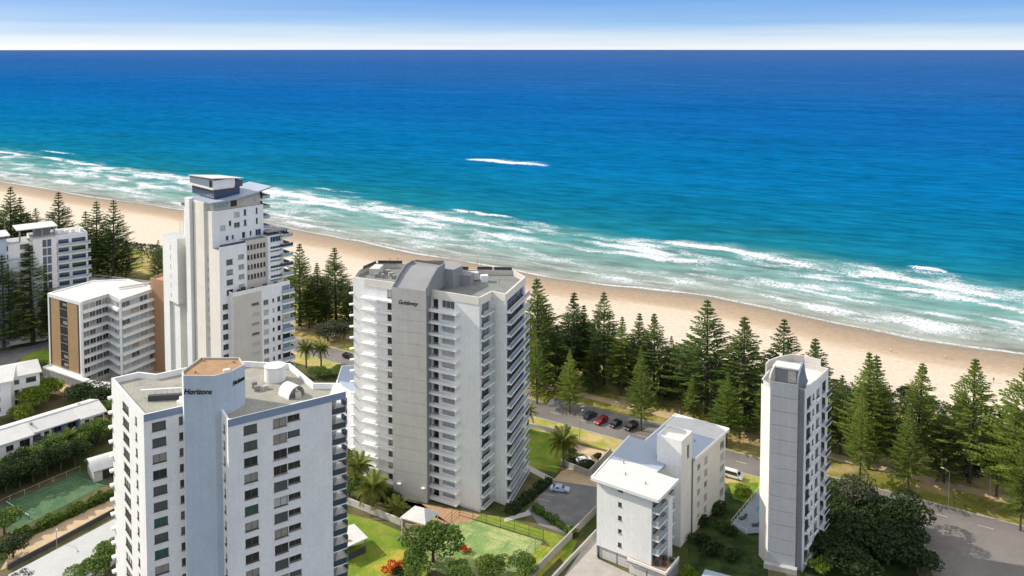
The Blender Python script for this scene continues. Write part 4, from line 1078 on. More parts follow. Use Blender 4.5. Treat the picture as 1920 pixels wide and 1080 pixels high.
# ================================================================== far left apartments
def far_apartments():
    Fm = Frame((-178.5, 286.0), 38.0)
    r = thing('apartment_building', 'white and blue-glass apartment building behind dark pines at the left edge', 'apartment building', (-165, 295, 0))
    W = MB()
    fr = 3.1
    def blk(x0, x1, y0, y1, z0, z1, front=(), m=0, top=2):
        p = [Fm(x0, y0), Fm(x1, y0), Fm(x1, y1), Fm(x0, y1)]
        facade(r, W, p[0], p[1], z0, z1, front, m)
        for i in (1, 2, 3): facade(r, W, p[i], p[(i + 1) % 4], z0, z1, [], m)
        W.face([(*q, z1) for q in p], top)
    blk(9.5, 17.0, 0, 14, 0, 37, front=sum([rows(3.0 + i * 1.5, 4.3 + i * 1.5, 3, 2.5, fr, 11, mull=0, mix='blue', fm='bronze') for i in range(2)], []))
    blk(17.0, 27.5, 1.6, 14, 0, 37.2, front=rows(.8, 4.2, 2.6, 1.9, fr, 11, mull=1, mix='blue', fm='bronze') + rows(5.2, 9.8, 2.6, 1.9, fr, 11, mull=2, mix='blue', fm='bronze'), m=1)
    blk(0, 9.5, 1.0, 13, 0, 36, front=rows(5.6, 8.6, 3, 1.7, fr, 11, mull=2, mix='std', fm='bronze') + rows(1, 2, 3, 1.7, fr, 11, mull=0, mix='dark', fm='bronze'), m=0)
    blk(-6.5, 1.5, 0.2, 9, 0, 38.5, m=3)
    blk(-20, -7.0, -2, 9, 0, 32, front=rows(1, 5.5, 3, 1.8, fr, 9, mull=2, mix='std', fm='bronze') + rows(7, 12, 3, 1.8, fr, 9, mull=2, mix='std', fm='bronze'), m=0)
    W.build('wall', [M['white2'], M['shadewhite'], M['rooflight'], M['slate']], r)
    for k in range(11):
        z = 2.3 + fr * k
        balcony(r, Fm(17.2, 1.6), Fm(28.3, 1.6), z, 1.3, .3, m='white', mr='rail', rail_h=.9, rail_mode='all')
        if k < 10: balcony(r, Fm(-19.8, -2), Fm(-7.2, -2), z, 1.3, .3, m='white', mr='rail', rail_h=.9)
        if k < 10: balcony(r, Fm(2, 1), Fm(5.2, 1), z, 1.0, .3, m='white', mr='rail', rail_h=.9)
    for x0, x1, y0, y1, z in ((-10, 2.5, -1.5, 10, 39.6), (5, 18, 3, 14, 40.2)):
        q = MB(); q.prism([Fm(x0, y0), Fm(x1, y0), Fm(x1, y1), Fm(x0, y1)], z, z + .3); q.build('roof_canopy', M['roofwhite'], r)
    for x, y, z0, z1 in ((6, 4, 36, 40.2), (13, 4, 37, 40.2), (17, 4, 37, 40.2), (17, 13, 37, 40.2), (-9, 0, 32, 39.6), (2, 0, 38.5, 39.6)):
        q = MB(); q.box((*Fm(x, y), (z0 + z1) / 2), (.5, .5, z1 - z0), Fm.a); q.build('roof_post', M['grey2'], r)
    q = MB(); q.prism([Fm(11, 6), Fm(16, 6), Fm(16, 11), Fm(11, 11)], 37, 39.4); q.build('plant_room', M['grey2'], r)
    for x in (18.5, 21, 23, 26): 
        q = MB(); q.box((*Fm(x, 4), 37.9), (1.2, 1.0, 1.2), Fm.a); q.build('planter', M['white'], r)
    q = MB(); q.prism([Fm(-30, 8), Fm(-13, 8), Fm(-13, 18), Fm(-30, 18)], 0, 41.5); q.build('rear_block', M['white2'], r)
    q = MB(); q.bar((*Fm(2, 8), 38.5), (*Fm(2, 8), 45), .08, 5); q.build('mast', M['steel'], r)
far_apartments()

# ================================================================== white walk-up block
def walk_up():
    r = thing('apartment_building', 'white five-storey walk-up flats with garages beside the driveway', 'apartment building', (30, 175, 0))
    Fm = Frame((17.5, 165.9), -35.0)     # x along the lit end wall, y inwards
    top, fr = 16.5, 2.8
    W = MB()
    u1 = 12.3
    facade(r, W, Fm(0, 0), Fm(u1, 0), 2.6, top, rows(4.9, 5.75, 4.1, .85, fr, 4, mull=0, mix='dark', fm='bronze') + [(4.9, 5.95, 15.6, 16.1, dict(mull=0, mix='dark', fm='bronze'))], 0)
    # side recess with balconies, stair tower and rear wing
    bal = rows(.5, 4.2, 3.0, 2.2, fr, 5, mull=1, mix='std', fm='bronze')
    facade(r, W, Fm(u1, 0), Fm(u1, 8.6), 2.6, top, [o for o in bal if o[3] < top], 1)
    facade(r, W, Fm(u1, 8.6), Fm(9.2, 8.6), 2.6, top, [], 1)
    facade(r, W, Fm(9.2, 8.6), Fm(9.2, 13.0), 2.6, top, rows(1.2, 2.4, 3.4, 1.6, fr, 4, mull=0, mix='dark'), 1)
    zt = 22.9
    facade(r, W, Fm(7.3, 13.0), Fm(12.9, 13.0), 0, zt, [], 0)
    facade(r, W, Fm(12.9, 13.0), Fm(12.9, 18.6), 0, zt, [(3.0, 4.2, 18.0, 20.8, dict(mull=0, mix='mid' if 0 else 'dark'))], 1)
    facade(r, W, Fm(12.9, 18.6), Fm(7.3, 18.6), top - .5, zt, [], 0)
    facade(r, W, Fm(7.3, 18.6), Fm(7.3, 13.0), top - .5, zt, [], 0)
    rw = 36.0
    side = rows(2.4, 3.9, 2.2, 1.1, fr, 5, mull=1, mix='faint') + rows(6.0, 7.6, 2.0, 1.5, fr, 5, mull=1, mix='warm') + rows(14.5, 16.8, 1.9, 1.7, fr, 5, mull=1, mix='faint')
    facade(r, W, Fm(13.1, 18.6), Fm(13.9, rw), 0, top, side, 1)
    facade(r, W, Fm(13.9, rw), Fm(1.8, rw), 0, top, [], 0)
    facade(r, W, Fm(1.8, rw), Fm(1.8, 19.4), 0, top, rows(3, 5, 2, 1.4, fr, 5, mix='std'), 0)
    facade(r, W, Fm(1.8, 19.4), Fm(-2.2, 19.4), 0, top, [], 0)
    facade(r, W, Fm(-2.2, 19.4), Fm(0, 8), 0, top, [], 0)
    facade(r, W, Fm(0, 8), Fm(0, 0), 0, top, [], 0)
    W.build('wall', [M['white'], M['cream']], r)  # cream on the shaded sides stands for warm bounced light
    # roof plates with eaves
    def plate(pts, z0, z1, m, nm='roof'):
        q = MB(); q.prism([Fm(*p) for p in pts], z0, z1); return q.build(nm, m, r)
    plate([(-.8, -.9), (14.1, -.9), (14.1, 8.7), (9.4, 8.8), (9.4, 12.99), (7.29, 12.99), (7.29, 18.61), (12.91, 18.61), (13.6, 18.7), (14.5, rw + .5), (1.2, rw + .5), (1.2, 20), (-2.8, 20)], top, top + .55, M['roofblue'])  # blue-grey paints the central tower's shadow onto a white roof
    for p, s_ in (((-.8, -.9), (14.1, -.9)), ((-.8, -.9), (-2.8, 20)), ((14.1, -.9), (14.1, 8.7)), ((13.6, 18.7), (14.5, rw + .5)), ((1.2, 20), (1.2, rw + .5)), ((1.2, rw + .5), (14.5, rw + .5))):
        q = MB(); q.wall(Fm(*p), Fm(*s_), .3, top + .02, top + .68); q.build('fascia', M['white'], r)
    plate([(-.55, -.65), (13.85, -.65), (13.85, 8.5), (9.3, 8.6), (9.2, 9.6), (-1.4, 9.6)], top + .56, top + .6, M['roofwhite'], 'sunlit_roof_strip')  # roof left white where the painted shadow ends
    plate([(1.5, 29.5), (14.0, 29.5), (14.2, rw + .2), (1.5, rw + .2)], top + .56, top + .6, M['roofwhite'], 'sunlit_roof_strip')
    plate([(7.31, 13.01), (12.89, 13.01), (12.89, 18.59), (7.31, 18.59)], zt - .35, zt - .3, M['roofwhite'], 'stair_roof')
    q = MB()
    for p, s_ in (((7.3, 13.12), (12.9, 13.12)), ((12.78, 13.25), (12.78, 18.35)), ((7.3, 18.48), (12.9, 18.48)), ((7.42, 13.25), (7.42, 18.35))):
        q.wall(Fm(*p), Fm(*s_), .22, zt - .34, zt + .05)
    q.build('parapet', M['white'], r)
    # side balconies
    for k in range(4):
        z = 5.2 + fr * k
        balcony(r, Fm(u1, .25), Fm(u1, 4.4), z, 1.5, .3, m='white', mr='rail', rail_h=1.0, rail_mode='all')
        balcony(r, Fm(u1, 6.6), Fm(u1, 8.6), z, 1.2, .3, m='white', mr='rail', rail_h=1.0, rail_mode='all')
    q = MB(); q.prism([Fm(u1, 4.5), Fm(u1 + 1.6, 4.5), Fm(u1 + 1.6, 6.5), Fm(u1, 6.5)], 0, top - 2.0); q.build('wall_pier', M['white'], r)
    q = MB(); q.bar((*Fm(13.1, 18.75), .2), (*Fm(13.1, 18.75), top), .1, 6); q.build('downpipe', M['grey2'], r)
    # garage level under the end wall
    q = MB(); q.prism([Fm(.3, .5), Fm(u1, .5), Fm(u1, 8.6), Fm(.3, 8.6)], 0, 2.6); q.build('garage_wall', M['grey2'], r)
    for a, b_ in ((.5, 4.4), (4.7, 7.4)):
        q = MB(); q.wall(Fm(a, .42), Fm(b_, .42), .1, .02, 2.35); o = q.build('garage_door', M['grey'], r)
        for zz in (.6, 1.2, 1.8):
            q = MB(); q.wall(Fm(a, .36), Fm(b_, .36), .03, zz, zz + .05); q.build('door_rail', M['grey2'], o)
    q = MB(); q.prism([Fm(7.6, -1.2), Fm(16.0, -1.2), Fm(16.0, 5.2), Fm(7.6, 5.2)], 2.35, 2.7); q.build('terrace', M['brown'], r)
    q = MB()
    for p, s_ in (((7.6, -1.1), (16.0, -1.1)), ((15.9, -1), (15.9, 5.2))): q.wall(Fm(*p), Fm(*s_), .2, 2.3, 3.25)
    q.build('terrace_wall', M['white'], r)
    for a, b_ in ((7.9, 11.6), (11.9, 15.6)):
        q = MB(); q.wall(Fm(a, -.7), Fm(b_, -.7), .1, .02, 2.3); q.build('garage_door', M['grey'], r)
    q = MB(); q.prism([Fm(7.7, -.6), Fm(15.9, -.6), Fm(15.9, 5.1), Fm(7.7, 5.1)], 0, 2.35); q.build('garage_wall', M['grey2'], r)
    for x, y, h_ in ((13.2, .8, .8), (14.4, 1.6, .7), (13.8, 3.2, .9), (15.1, 3.6, .7)):
        q = MB(); q.box((*Fm(x, y), 2.7 + h_ / 2), (.7, .7, h_), .3); q.build('planter', M['darkgrey'], r)
    for x, y in ((4.5, 4.0), (9.5, 3.0), (2.0, 8.0), (6.0, 24.0), (10.5, 26.0)):
        q = MB(); q.bar((*Fm(x, y), top + .5), (*Fm(x, y), top + 1.1), .14, 8); q.build('vent', M['steel'], r)
    q = MB(); q.wall(Fm(6.7, 14.2), Fm(6.7, 19.5), .3, top + .56, top + 1.2); q.build('roof_upstand', M['grey2'], r)
walk_up()

# ================================================================== slim tower on the right
def tower_slim():
    r = thing('apartment_tower', 'slim grey tower with jointed blank front and curved roof blades among the pines', 'apartment building', (58, 172, 0))
    A_, B_ = (53.56, 168.0), (58.61, 165.9)
    C1, C2 = (58.71, 166.6), (59.84, 166.1)
    D_, E_ = (59.84, 165.5), (68.19, 176.0)
    bk = [(69.22, 177.4), (63.86, 181.5), (56.13, 177.0), (52.74, 171.4)]
    top = 35.4; ft = 36.3; fr = 2.98
    W = MB(); n = 11
    facade(r, W, bk[3], A_, 0, top - .8, [], 0)
    facade(r, W, A_, B_, 0, ft, [], 1)
    facade(r, W, B_, C1, 0, ft, [], 2); facade(r, W, C1, C2, 0, top - .4, [], 2); facade(r, W, C2, D_, 0, top, [], 1)
    ops = rows(1.3, 3.9, 1.6, 2.0, fr, n, mull=1, mix='dark', fm='bronze') + rows(4.9, 5.9, 2.2, 1.2, fr, n, mull=0, mix='dark', fm='bronze') + rows(7.2, 9.2, 1.8, 1.7, fr, n, mull=1, mix='std', fm='bronze')
    facade(r, W, D_, E_, 0, top, ops, 3)
    facade(r, W, E_, bk[0], 0, top, [], 3)
    for p, q in zip(bk[:-1], bk[1:]): facade(r, W, p, q, 0, top, [], 0)
    W.build('wall', [M['cream'], M['towergrey'], M['grey2'], M['shadewhite']], r)
    poly = [A_, B_, C1, C2, D_, E_] + bk
    roof_with_parapet(r, poly, top - 1.0, top, .3, M['roofwhite'], M['grey'])
    an = math.atan2(B_[1] - A_[1], B_[0] - A_[0]); off = (math.sin(an) * .03, -math.cos(an) * .03)
    for k in range(13):
        z = ft - .2 - fr * .93 * k
        z0 = max(z - fr * .93 + .22, .05)
        if z < .5: break
        q = MB(); q.wall((A_[0] + off[0], A_[1] + off[1]), (B_[0] + off[0], B_[1] + off[1]), .14, z0, z if k else ft); q.build('panel', M['towergrey'], r)
    # slanting window hoods and balcony fins down the side
    for k in range(n):
        z = 1.35 + fr * k
        balcony(r, along(D_, E_, 1.1), along(D_, E_, 4.1), z + .1, .7, .18, m='shadewhite', mr='shadewhite', rail_h=.75)
        balcony(r, along(D_, E_, 4.8), along(D_, E_, 6.0), z + .55, .25, .15, m='shadewhite')
        balcony(r, along(D_, E_, 7.1), along(D_, E_, 9.3), z + .15, .35, .18, m='shadewhite')
        balcony(r, along(D_, E_, 10.2), along(D_, E_, 13.6), z + .1, 1.3, .2, m='shadewhite', mr='raildark', rail_h=.9)
        q = MB(); q.wall(along(D_, E_, 10.4), along(D_, E_, 13.1), .06, z + .15, z + 2.5); q.build('pane', G['dark'], r)
    q = MB(); q.wall(along(D_, E_, 9.8), along(D_, E_, 10.1), .5, 1, top - .4); q.build('rib', M['shadewhite'], r)
    # curved blades at the roof
    Fm = Frame(B_, math.degrees(math.atan2(E_[1] - D_[1], E_[0] - D_[0])))
    def blade(o, th, h_, ln, base, m):
        F2 = Frame(o, math.degrees(Fm.a)); q = MB()
        pr = [(x * ln, base + z * h_) for x, z in ((.4, 0), (0, .02), (0, .5), (.09, .68), (.28, .86), (.6, 1), (.68, .8), (.8, .6), (.95, .42), (1.1, .3))]
        f0 = [(*F2(x, 0), z) for x, z in pr]; f1 = [(*F2(x, th), z) for x, z in pr]
        q.face(f0); q.face(list(reversed(f1)))
        for i in range(len(pr)):
            j = (i + 1) % len(pr); q.face([f0[j], f0[i], f1[i], f1[j]])
        return q.build('roof_blade', m, r)
    blade((B_[0] + .02, B_[1] + .05), .35, 6.5, 5.4, 33.4, M['steelblue'])
    blade((A_[0] - .02, A_[1] + .05), .3, 3.4, 4.5, 35.2, M['grey'])
    q = MB(); q.prism([(54.90, 170.4), (59.33, 168.5), (61.08, 170.7), (56.55, 172.8)], top - 1, 38.2); q.build('plant_room', M['grey2'], r)
    q = MB(); q.prism([(54.59, 170.2), (59.53, 168.0), (61.70, 170.7), (56.55, 173.2)], 38.2, 38.5); q.build('plant_roof', M['roofwhite'], r)
    q = MB(); q.wall((57.58, 169.2), (59.02, 168.57), .08, 35.6, 37.9); q.build('plant_door', M['beige'], r)
    # rounded back parapet
    q = MB(); pts = [(55.21, 176.4), (56.55, 178.4), (59.23, 180.4), (62.42, 181.8), (65.10, 181.2), (67.98, 178.6)]
    for p, s_ in zip(pts[:-1], pts[1:]): q.wall(p, s_, .3, top - .9, top + 1.3)
    q.build('parapet_wall', M['grey'], r)
    q = MB(); q.prism([(52.43, 167.0), (58.50, 164.6), (59.02, 165.7), (53.05, 167.9)], 0, 1.0); q.build('planter', M['pale_concrete'], r)
    r.location = (58 * .971, 172 * .971, 0); r.scale = (.971, .971, 1.055)
tower_slim()

# ================================================================== low houses on the left
def low_houses():
    # three-storey white block at the left edge
    poly = [site(-60, 815), site(22, 778), site(52, 757), site(-10, 752)]
    g_ = thing('apartment_building', 'small three-storey white block with pale hipped roof at the left edge', 'apartment building', (*poly[1], 0))
    Fm = Frame(site(22, 776), 35.0)
    W = MB(); top = 9.6
    facade(g_, W, Fm(-14, 0), Fm(0, 0), 0, top, rows(9.6, 11.4, 1.2, 1.3, 3.0, 3, mix='dark') + rows(3, 6, 1.2, 1.4, 3.0, 3, mix='blue'), 1)
    facade(g_, W, Fm(0, 0), Fm(0, 0.01), 0, top, [], 0) if 0 else None
    facade(g_, W, Fm(0, 0), Fm(0, 3), 0, top, [], 0)
    facade(g_, W, Fm(0, 3), Fm(7.5, 3), 0, top, rows(1.0, 2.3, 1.3, 1.3, 3.0, 3, mull=0, mix='dark', fm='bronze') + rows(4, 6.6, 1.2, 1.5, 3.0, 3, mix='dark', fm='bronze'), 0)
    facade(g_, W, Fm(7.5, 3), Fm(7.5, 14), 0, top, [], 0); facade(g_, W, Fm(7.5, 14), Fm(-14, 14), 0, top, [], 0); facade(g_, W, Fm(-14, 14), Fm(-14, 0), 0, top, [], 0)
    W.build('wall', [M['white'], M['shadewhite']], g_)
    q = MB(); e_ = [(-14.6, -.6), (.6, -.6), (.6, 2.4), (8.1, 2.4), (8.1, 14.6), (-14.6, 14.6)]
    q.prism([Fm(*p) for p in e_], top, top + .25); q.build('eaves', M['white'], g_)
    q = MB(); k = [Fm(-8, 8.2), Fm(2, 8.2)]
    z0, z1 = top + .26, top + 1.9
    for a, b_, c in ((e_[0], e_[1], 0), (e_[3], e_[4], 1)):
        pass
    q.face([(*Fm(*e_[0]), z0), (*Fm(*e_[1]), z0), (*k[1], z1), (*k[0], z1)]); q.face([(*Fm(*e_[1]), z0), (*Fm(*e_[2]), z0), (*Fm(*e_[3]), z0), (*k[1], z1)])
    q.face([(*Fm(*e_[3]), z0), (*Fm(*e_[4]), z0), (*k[1], z1)]); q.face([(*Fm(*e_[4]), z0), (*Fm(*e_[5]), z0), (*k[0], z1), (*k[1], z1)]); q.face([(*Fm(*e_[5]), z0), (*Fm(*e_[0]), z0), (*k[0], z1)])
    q.build('roof', M['roofwhite'], g_)
    # long two-storey terrace
    z = 6.0
    Fm = Frame(site(0, 835, z), math.degrees(math.atan2(site(203, 770, z)[1] - site(0, 835, z)[1], site(203, 770, z)[0] - site(0, 835, z)[0])))
    r = thing('terrace_house', 'long two-storey white terrace with pale metal roof beside the green court', 'terrace house', (*Fm(10, 5), 0))
    Lg = math.hypot(site(203, 770, z)[0] - site(0, 835, z)[0], site(203, 770, z)[1] - site(0, 835, z)[1]) - .8
    W = MB()
    for (x0, x1, y0, m, ops) in ((-14, 7.6, .6, 0, [(15.5, 17.2, 3.5, 4.9), (18.6, 21.0, 3.0, 5.2), (15.5, 17.2, .8, 2.2), (18.6, 21.0, .4, 2.4), (8, 10, 3.5, 4.9)]),
                             (7.6, 12.6, 1.8, 0, [(.5, 2.4, 3.4, 5.0), (3.2, 4.4, 3.8, 5.0), (.5, 2.4, .6, 2.2)]),
                             (12.6, 19.6, 2.4, 1, [(.8, 2.6, 3.7, 5.0), (4.2, 6.4, 3.5, 5.0), (4.6, 6.0, .4, 2.4)]),
                             (19.6, Lg, .9, 0, [(1.0, 2.2, 3.7, 5.0), (3.4, 5.8, 3.5, 5.1), (1.0, 2.2, .8, 2.0), (3.4, 5.8, .4, 2.2)])):
        facade(r, W, Fm(x0, y0), Fm(x1, y0), 0, z, [o + (dict(mix='dark', fm='bronze'),) for o in ops], m)
        facade(r, W, Fm(x1, y0), Fm(x1, 4), 0, z, [], 0); facade(r, W, Fm(x0, 4), Fm(x0, y0), 0, z, [], 0)
    facade(r, W, Fm(Lg, 4), Fm(Lg, 11), 0, z, [], 0); facade(r, W, Fm(Lg, 11), Fm(-14, 11), 0, z, [], 0)
    W.build('wall', [M['white'], M['blue_wall']], r)
    q = MB()
    ys, zr = 5.8, z + 1.6
    for (x0, x1, y0) in ((-14.5, 7.9, 0), (7.9, 19.3, 1.0), (19.3, Lg + .6, .2)):
        y1 = 11.8
        q.face([(*Fm(x0, y0), z), (*Fm(x1, y0), z), (*Fm(x1, ys), zr), (*Fm(x0, ys), zr)], 0)
        q.face([(*Fm(x1, y1), z), (*Fm(x0, y1), z), (*Fm(x0, ys), zr), (*Fm(x1, ys), zr)], 0)
        q.face([(*Fm(x0, y0), z - .25), (*Fm(x1, y0), z - .25), (*Fm(x1, y0), z), (*Fm(x0, y0), z)], 1)
        q.face([(*Fm(x1, y0), z), (*Fm(x1, y1), z), (*Fm(x1, ys), zr)], 1); q.face([(*Fm(x0, y1), z), (*Fm(x0, y0), z), (*Fm(x0, ys), zr)], 1)
        q.face([(*Fm(x0, y1), z - .25), (*Fm(x1, y1), z - .25), (*Fm(x1, y0), z - .25), (*Fm(x0, y0), z - .25)], 1)
    q.build('roof', [M['roofwhite'], M['white']], r)
    q = MB(); q.wall(Fm(-14.5, ys), Fm(Lg + .5, ys), .5, zr - .05, zr + .08); q.build('ridge_cap', M['rooflight'], r)
    for x, y in ((8.5, 4.2), (21.5, 6.8)):
        q = MB(); q.box((*Fm(x, y), z + 1.4), (.5, .9, .5), Fm.a); q.build('roof_vent', M['grey2'], r)
    # pale shed with barrel roof by the court
    o = site(176, 905)
    r = thing('shed', 'small shed with curved white roof between court and lettered tower', 'shed', (*o, 0))
    F2 = Frame(o, 40)
    q = MB(); q.prism([F2(0, 0), F2(8, 0), F2(8, 6), F2(0, 6)], 0, 2.9); q.build('wall', M['beige'], r)
    q = MB()
    pr = [(-.5 + 7 * i / 10, 2.9 + 1.9 * math.sin(math.pi * i / 10)) for i in range(11)]
    for (y0, z0), (y1, z1) in zip(pr[:-1], pr[1:]):
        a = [(*F2(-.6, y0), z0), (*F2(8.6, y0), z0), (*F2(8.6, y1), z1), (*F2(-.6, y1), z1)]
        q.face(a); q.face([(p[0], p[1], p[2] - .12) for p in reversed(a)])
    q.face([(*F2(0, y), zz - .13) for y, zz in reversed(pr)], 0); q.face([(*F2(8, y), zz - .13) for y, zz in pr], 0)
    q.build('roof', M['roofwhite'], r)
    q = MB(); q.wall(F2(2, -.05), F2(5.5, -.05), .1, .1, 2.4); q.build('door', M['dark'], r)
    # white flat roof in the bottom-left corner
    zz = 3.2
    pts = [site(15, 1078, zz), site(60, 1120, zz), site(130, 1120, zz), site(235, 1010, zz), site(235, 962, zz)]
    r = thing('carport', 'long flat white carport roof in the bottom left corner', 'carport', (*site(120, 1060, 0), 0))
    pp = [pts[0], pts[1], pts[2], pts[3], pts[4]]
    q = MB(); q.prism(pp, zz - .3, zz); q.build('roof', M['rooflight'], r)
    q = MB(); ip = inset(pp, .5); q.prism(ip, 0, zz - .3); q.build('wall', M['cream'], r)
    a, b_ = site(15, 1068), site(235, 950)
    w_ = tag(MB_wall('boundary_wall', a, b_, .3, 0, 1.0, M['darkgrey']), 'dark boundary wall between sandy path and white carport roof', 'wall')
    # grey-white garage roof below the zigzag building
    pp = [site(150, 738, 3), site(205, 735, 3), site(208, 716, 3), site(168, 712, 3)]
    r = thing('garage', 'small flat white garage roof beside dark trees below zigzag building', 'garage', (*pp[0], 0))
    q = MB(); q.prism(pp, 2.7, 3.0); q.build('roof', M['roofwhite'], r); q = MB(); q.prism(inset(pp, .4), 0, 2.7); q.build('wall', M['grey'], r)
    # street-level block behind the lettered tower
    simple_block('apartment_building', 'plain white block with shade-blue roof between lettered and central towers', 'apartment building',
                 [(-46.5, 214.0), (-40.6, 207.0), (-37.5, 213), (-41.5, 227), (-47.5, 226.0)], 17, [M['shadewhite']], M['roofblue'], {1: rows(1, 5, 2, 1.6, 2.8, 5, mull=2, mix='dark'), 0: rows(3, 6, 2, 1.6, 2.8, 5, mull=2, mix='dark')}, par=.3)  # roof blue stands in for shade over this block
def MB_wall(name, a, b_, t, z0, z1, m):
    q = MB(); q.wall(a, b_, t, z0, z1); return q.build(name, m)
low_houses()
# rear wing of zigzag building's forecourt
sheet('forecourt', [site(120, 690), site(165, 735), site(310, 725), site(320, 690)], .03, M['concrete'])
sheet('sand_yard', [site(70, 692), site(97, 690), site(175, 738), site(125, 745), site(95, 715)], .026, M['sandpath'])
sheet('lawn', [site(20, 690), site(60, 655), site(95, 655), site(100, 692), site(60, 700)], .014, m_lawn)
sheet('lawn', [site(-60, 665), site(-60, 640), site(0, 633), site(32, 640), site(15, 655)], .014, m_lawn)
sheet('side_street', [site(-60, 700), site(-60, 664), site(15, 656), site(60, 648), site(92, 640), site(95, 652), site(60, 660), site(10, 690)], .02, m_lot)

# ================================================================== grounds round the centre tower
TC1 = [site(-70, 978), site(150, 884), site(207, 905), site(26, 996)]
sheet('court', TC1, .03, m_court)
TC2 = [(-11.8, 181.0), (6.7, 171.2), (-2.5, 154.5), (-21.0, 164.3)]
sheet('court', list(reversed(TC2)), .03, m_court2)
def court_lines(q4, name='court_line'):
    b_ = MB()
    P = lambda u, v: lerp(lerp(q4[0], q4[1], u), lerp(q4[3], q4[2], u), v)
    for (u0, v0), (u1, v1) in (((.08, .1), (.92, .1)), ((.08, .9), (.92, .9)), ((.08, .1), (.08, .9)), ((.92, .1), (.92, .9)), ((.3, .22), (.3, .78)), ((.7, .22), (.7, .78)), ((.08, .22), (.92, .22)), ((.08, .78), (.92, .78)), ((.3, .5), (.7, .5))):
        a, c = P(u0, v0), P(u1, v1); L_ = math.hypot(c[0] - a[0], c[1] - a[1]); nx, ny = -(c[1] - a[1]) / L_ * .04, (c[0] - a[0]) / L_ * .04
        b_.face([(a[0] - nx, a[1] - ny, .088), (c[0] - nx, c[1] - ny, .036), (c[0] + nx, c[1] + ny, .088), (a[0] + nx, a[1] + ny, .088)])
    return struct(b_.build(name, mat('faded_court_line', (.17, .22, .13), var=.3, scale=2)))
court_lines(TC1); court_lines(TC2)
def tennis_net(q4, label):
    a, c = lerp(q4[0], q4[1], .5), lerp(q4[3], q4[2], .5)
    a, c = lerp(a, c, .08), lerp(a, c, .92)
    r = thing('tennis_net', label, 'tennis net', (*lerp(a, c, .5), 0))
    for p in (a, c):
        q = MB(); q.bar((*p, 0), (*p, 1.1), .05, 6); q.build('post', M['darkgrey'], r)
    q = MB()
    n = 30
    for i in range(n + 1):
        p = lerp(a, c, i / n); q.bar((*p, .1), (*p, .95), .012, 4)
    for z in (.1, .3, .5, .7, .9): q.bar((*a, z), (*c, z), .012, 4)
    q.build('netting', M['darkgrey'], r)
    q = MB(); q.bar((*a, 1.0), (*c, 1.0), .05, 4); q.build('tape', M['white'], r)
tennis_net([site(-70, 978), site(80, 915), site(140, 938), site(-30, 1020)], 'tennis net across the shaded green court on the left')
def fence(pts, h_, label, step=3.0, m='darkgrey', rails=(0.1, .5, 1.0)):
    r = thing('fence', label, 'fence', (*pts[0], 0))
    for a, c in zip(pts[:-1], pts[1:]):
        L_ = math.hypot(c[0] - a[0], c[1] - a[1]); n = max(1, int(L_ / step))
        for i in range(n + 1):
            p = lerp(a, c, i / n); q = MB(); q.bar((*p, 0), (*p, h_), .05, 5); q.build('post', M[m], r)
        for f_ in rails:
            q = MB(); q.bar((*a, h_ * f_), (*c, h_ * f_), .035, 4); q.build('rail', M[m], r)
    return r
fence([TC2[3], TC2[0], TC2[1], lerp(TC2[1], TC2[2], .4)], 2.6, 'dark wire fence round the pale green court below the central tower', rails=(.1, .35, .65, 1.0))
fence([site(-70, 976), site(150, 882)], 1.2, 'low pale fence along the back of the left court', m='pale_concrete', rails=(.9,))
sheet('sandy_path', [site(0, 1070), site(30, 1020), site(225, 920), site(225, 955), site(20, 1062)], .024, M['sandpath'])
sheet('lawn', [site(560, 1090), site(640, 960), site(700, 975), site(760, 1000), site(770, 1120), site(600, 1130)], .014, m_lawn)
sheet('lawn', [site(660, 1085), site(730, 1028), site(800, 1035), site(800, 1110), site(690, 1110)], .018, m_dry)
sheet('lawn', [(-11, 182.5), (-2, 180.5), (14, 171.5), (11, 163), (7.3, 171.3), (-11.4, 181.3)], .016, m_lawn)
sheet('lawn', [(5, 170.5), (11.5, 168), (4, 157), (-1.5, 156)], .016, m_dry)
sheet('lawn', [site(975, 865), site(985, 800), site(1035, 815), site(1060, 850), site(1045, 887), site(1000, 878)], .016, m_lawn)
sheet('lawn', [site(1375, 935), site(1365, 905), site(1422, 905), site(1422, 950)], .018, m_lawn)
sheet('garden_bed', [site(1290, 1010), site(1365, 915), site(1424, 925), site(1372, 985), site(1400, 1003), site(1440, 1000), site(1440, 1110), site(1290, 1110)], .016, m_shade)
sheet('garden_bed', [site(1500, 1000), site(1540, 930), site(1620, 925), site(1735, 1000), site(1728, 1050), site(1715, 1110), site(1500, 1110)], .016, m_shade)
sheet('garden_path', [site(945, 972), site(985, 960), site(1012, 935), site(1028, 903), site(960, 866), site(968, 860), site(1040, 898), site(1024, 938), site(995, 966), site(945, 979)], .02, M['pale_concrete'])
sheet('patio', [(-28, 188.2), (-7, 181.4), (-9, 178.6), (-14, 178), (-20, 174), (-25, 178), (-21, 186)], .022, M['terracotta'])
sheet('patio', [site(755, 990), site(810, 988), site(800, 1008), site(745, 1010)], .026, M['brown'])
sheet('car_park', [site(1037, 899), site(1119, 911), site(1121, 962), site(1068, 1004), site(1010, 985), site(990, 955)], .022, m_lot)
b = MB()
for t_ in (.12, .3, .48, .66, .84):
    a_ = lerp(site(1037, 899), site(990, 955), t_); c_ = lerp(site(1119, 911), site(1090, 985), t_); e_ = lerp(a_, c_, .28)
    L_ = math.hypot(e_[0] - a_[0], e_[1] - a_[1]); nx, ny = -(e_[1] - a_[1]) / L_ * .05, (e_[0] - a_[0]) / L_ * .05
    b.face([(a_[0] - nx, a_[1] - ny, .062), (e_[0] - nx, e_[1] - ny, .062), (e_[0] + nx, e_[1] + ny, .062), (a_[0] + nx, a_[1] + ny, .062)])
struct(b.build('bay_line', m_line))
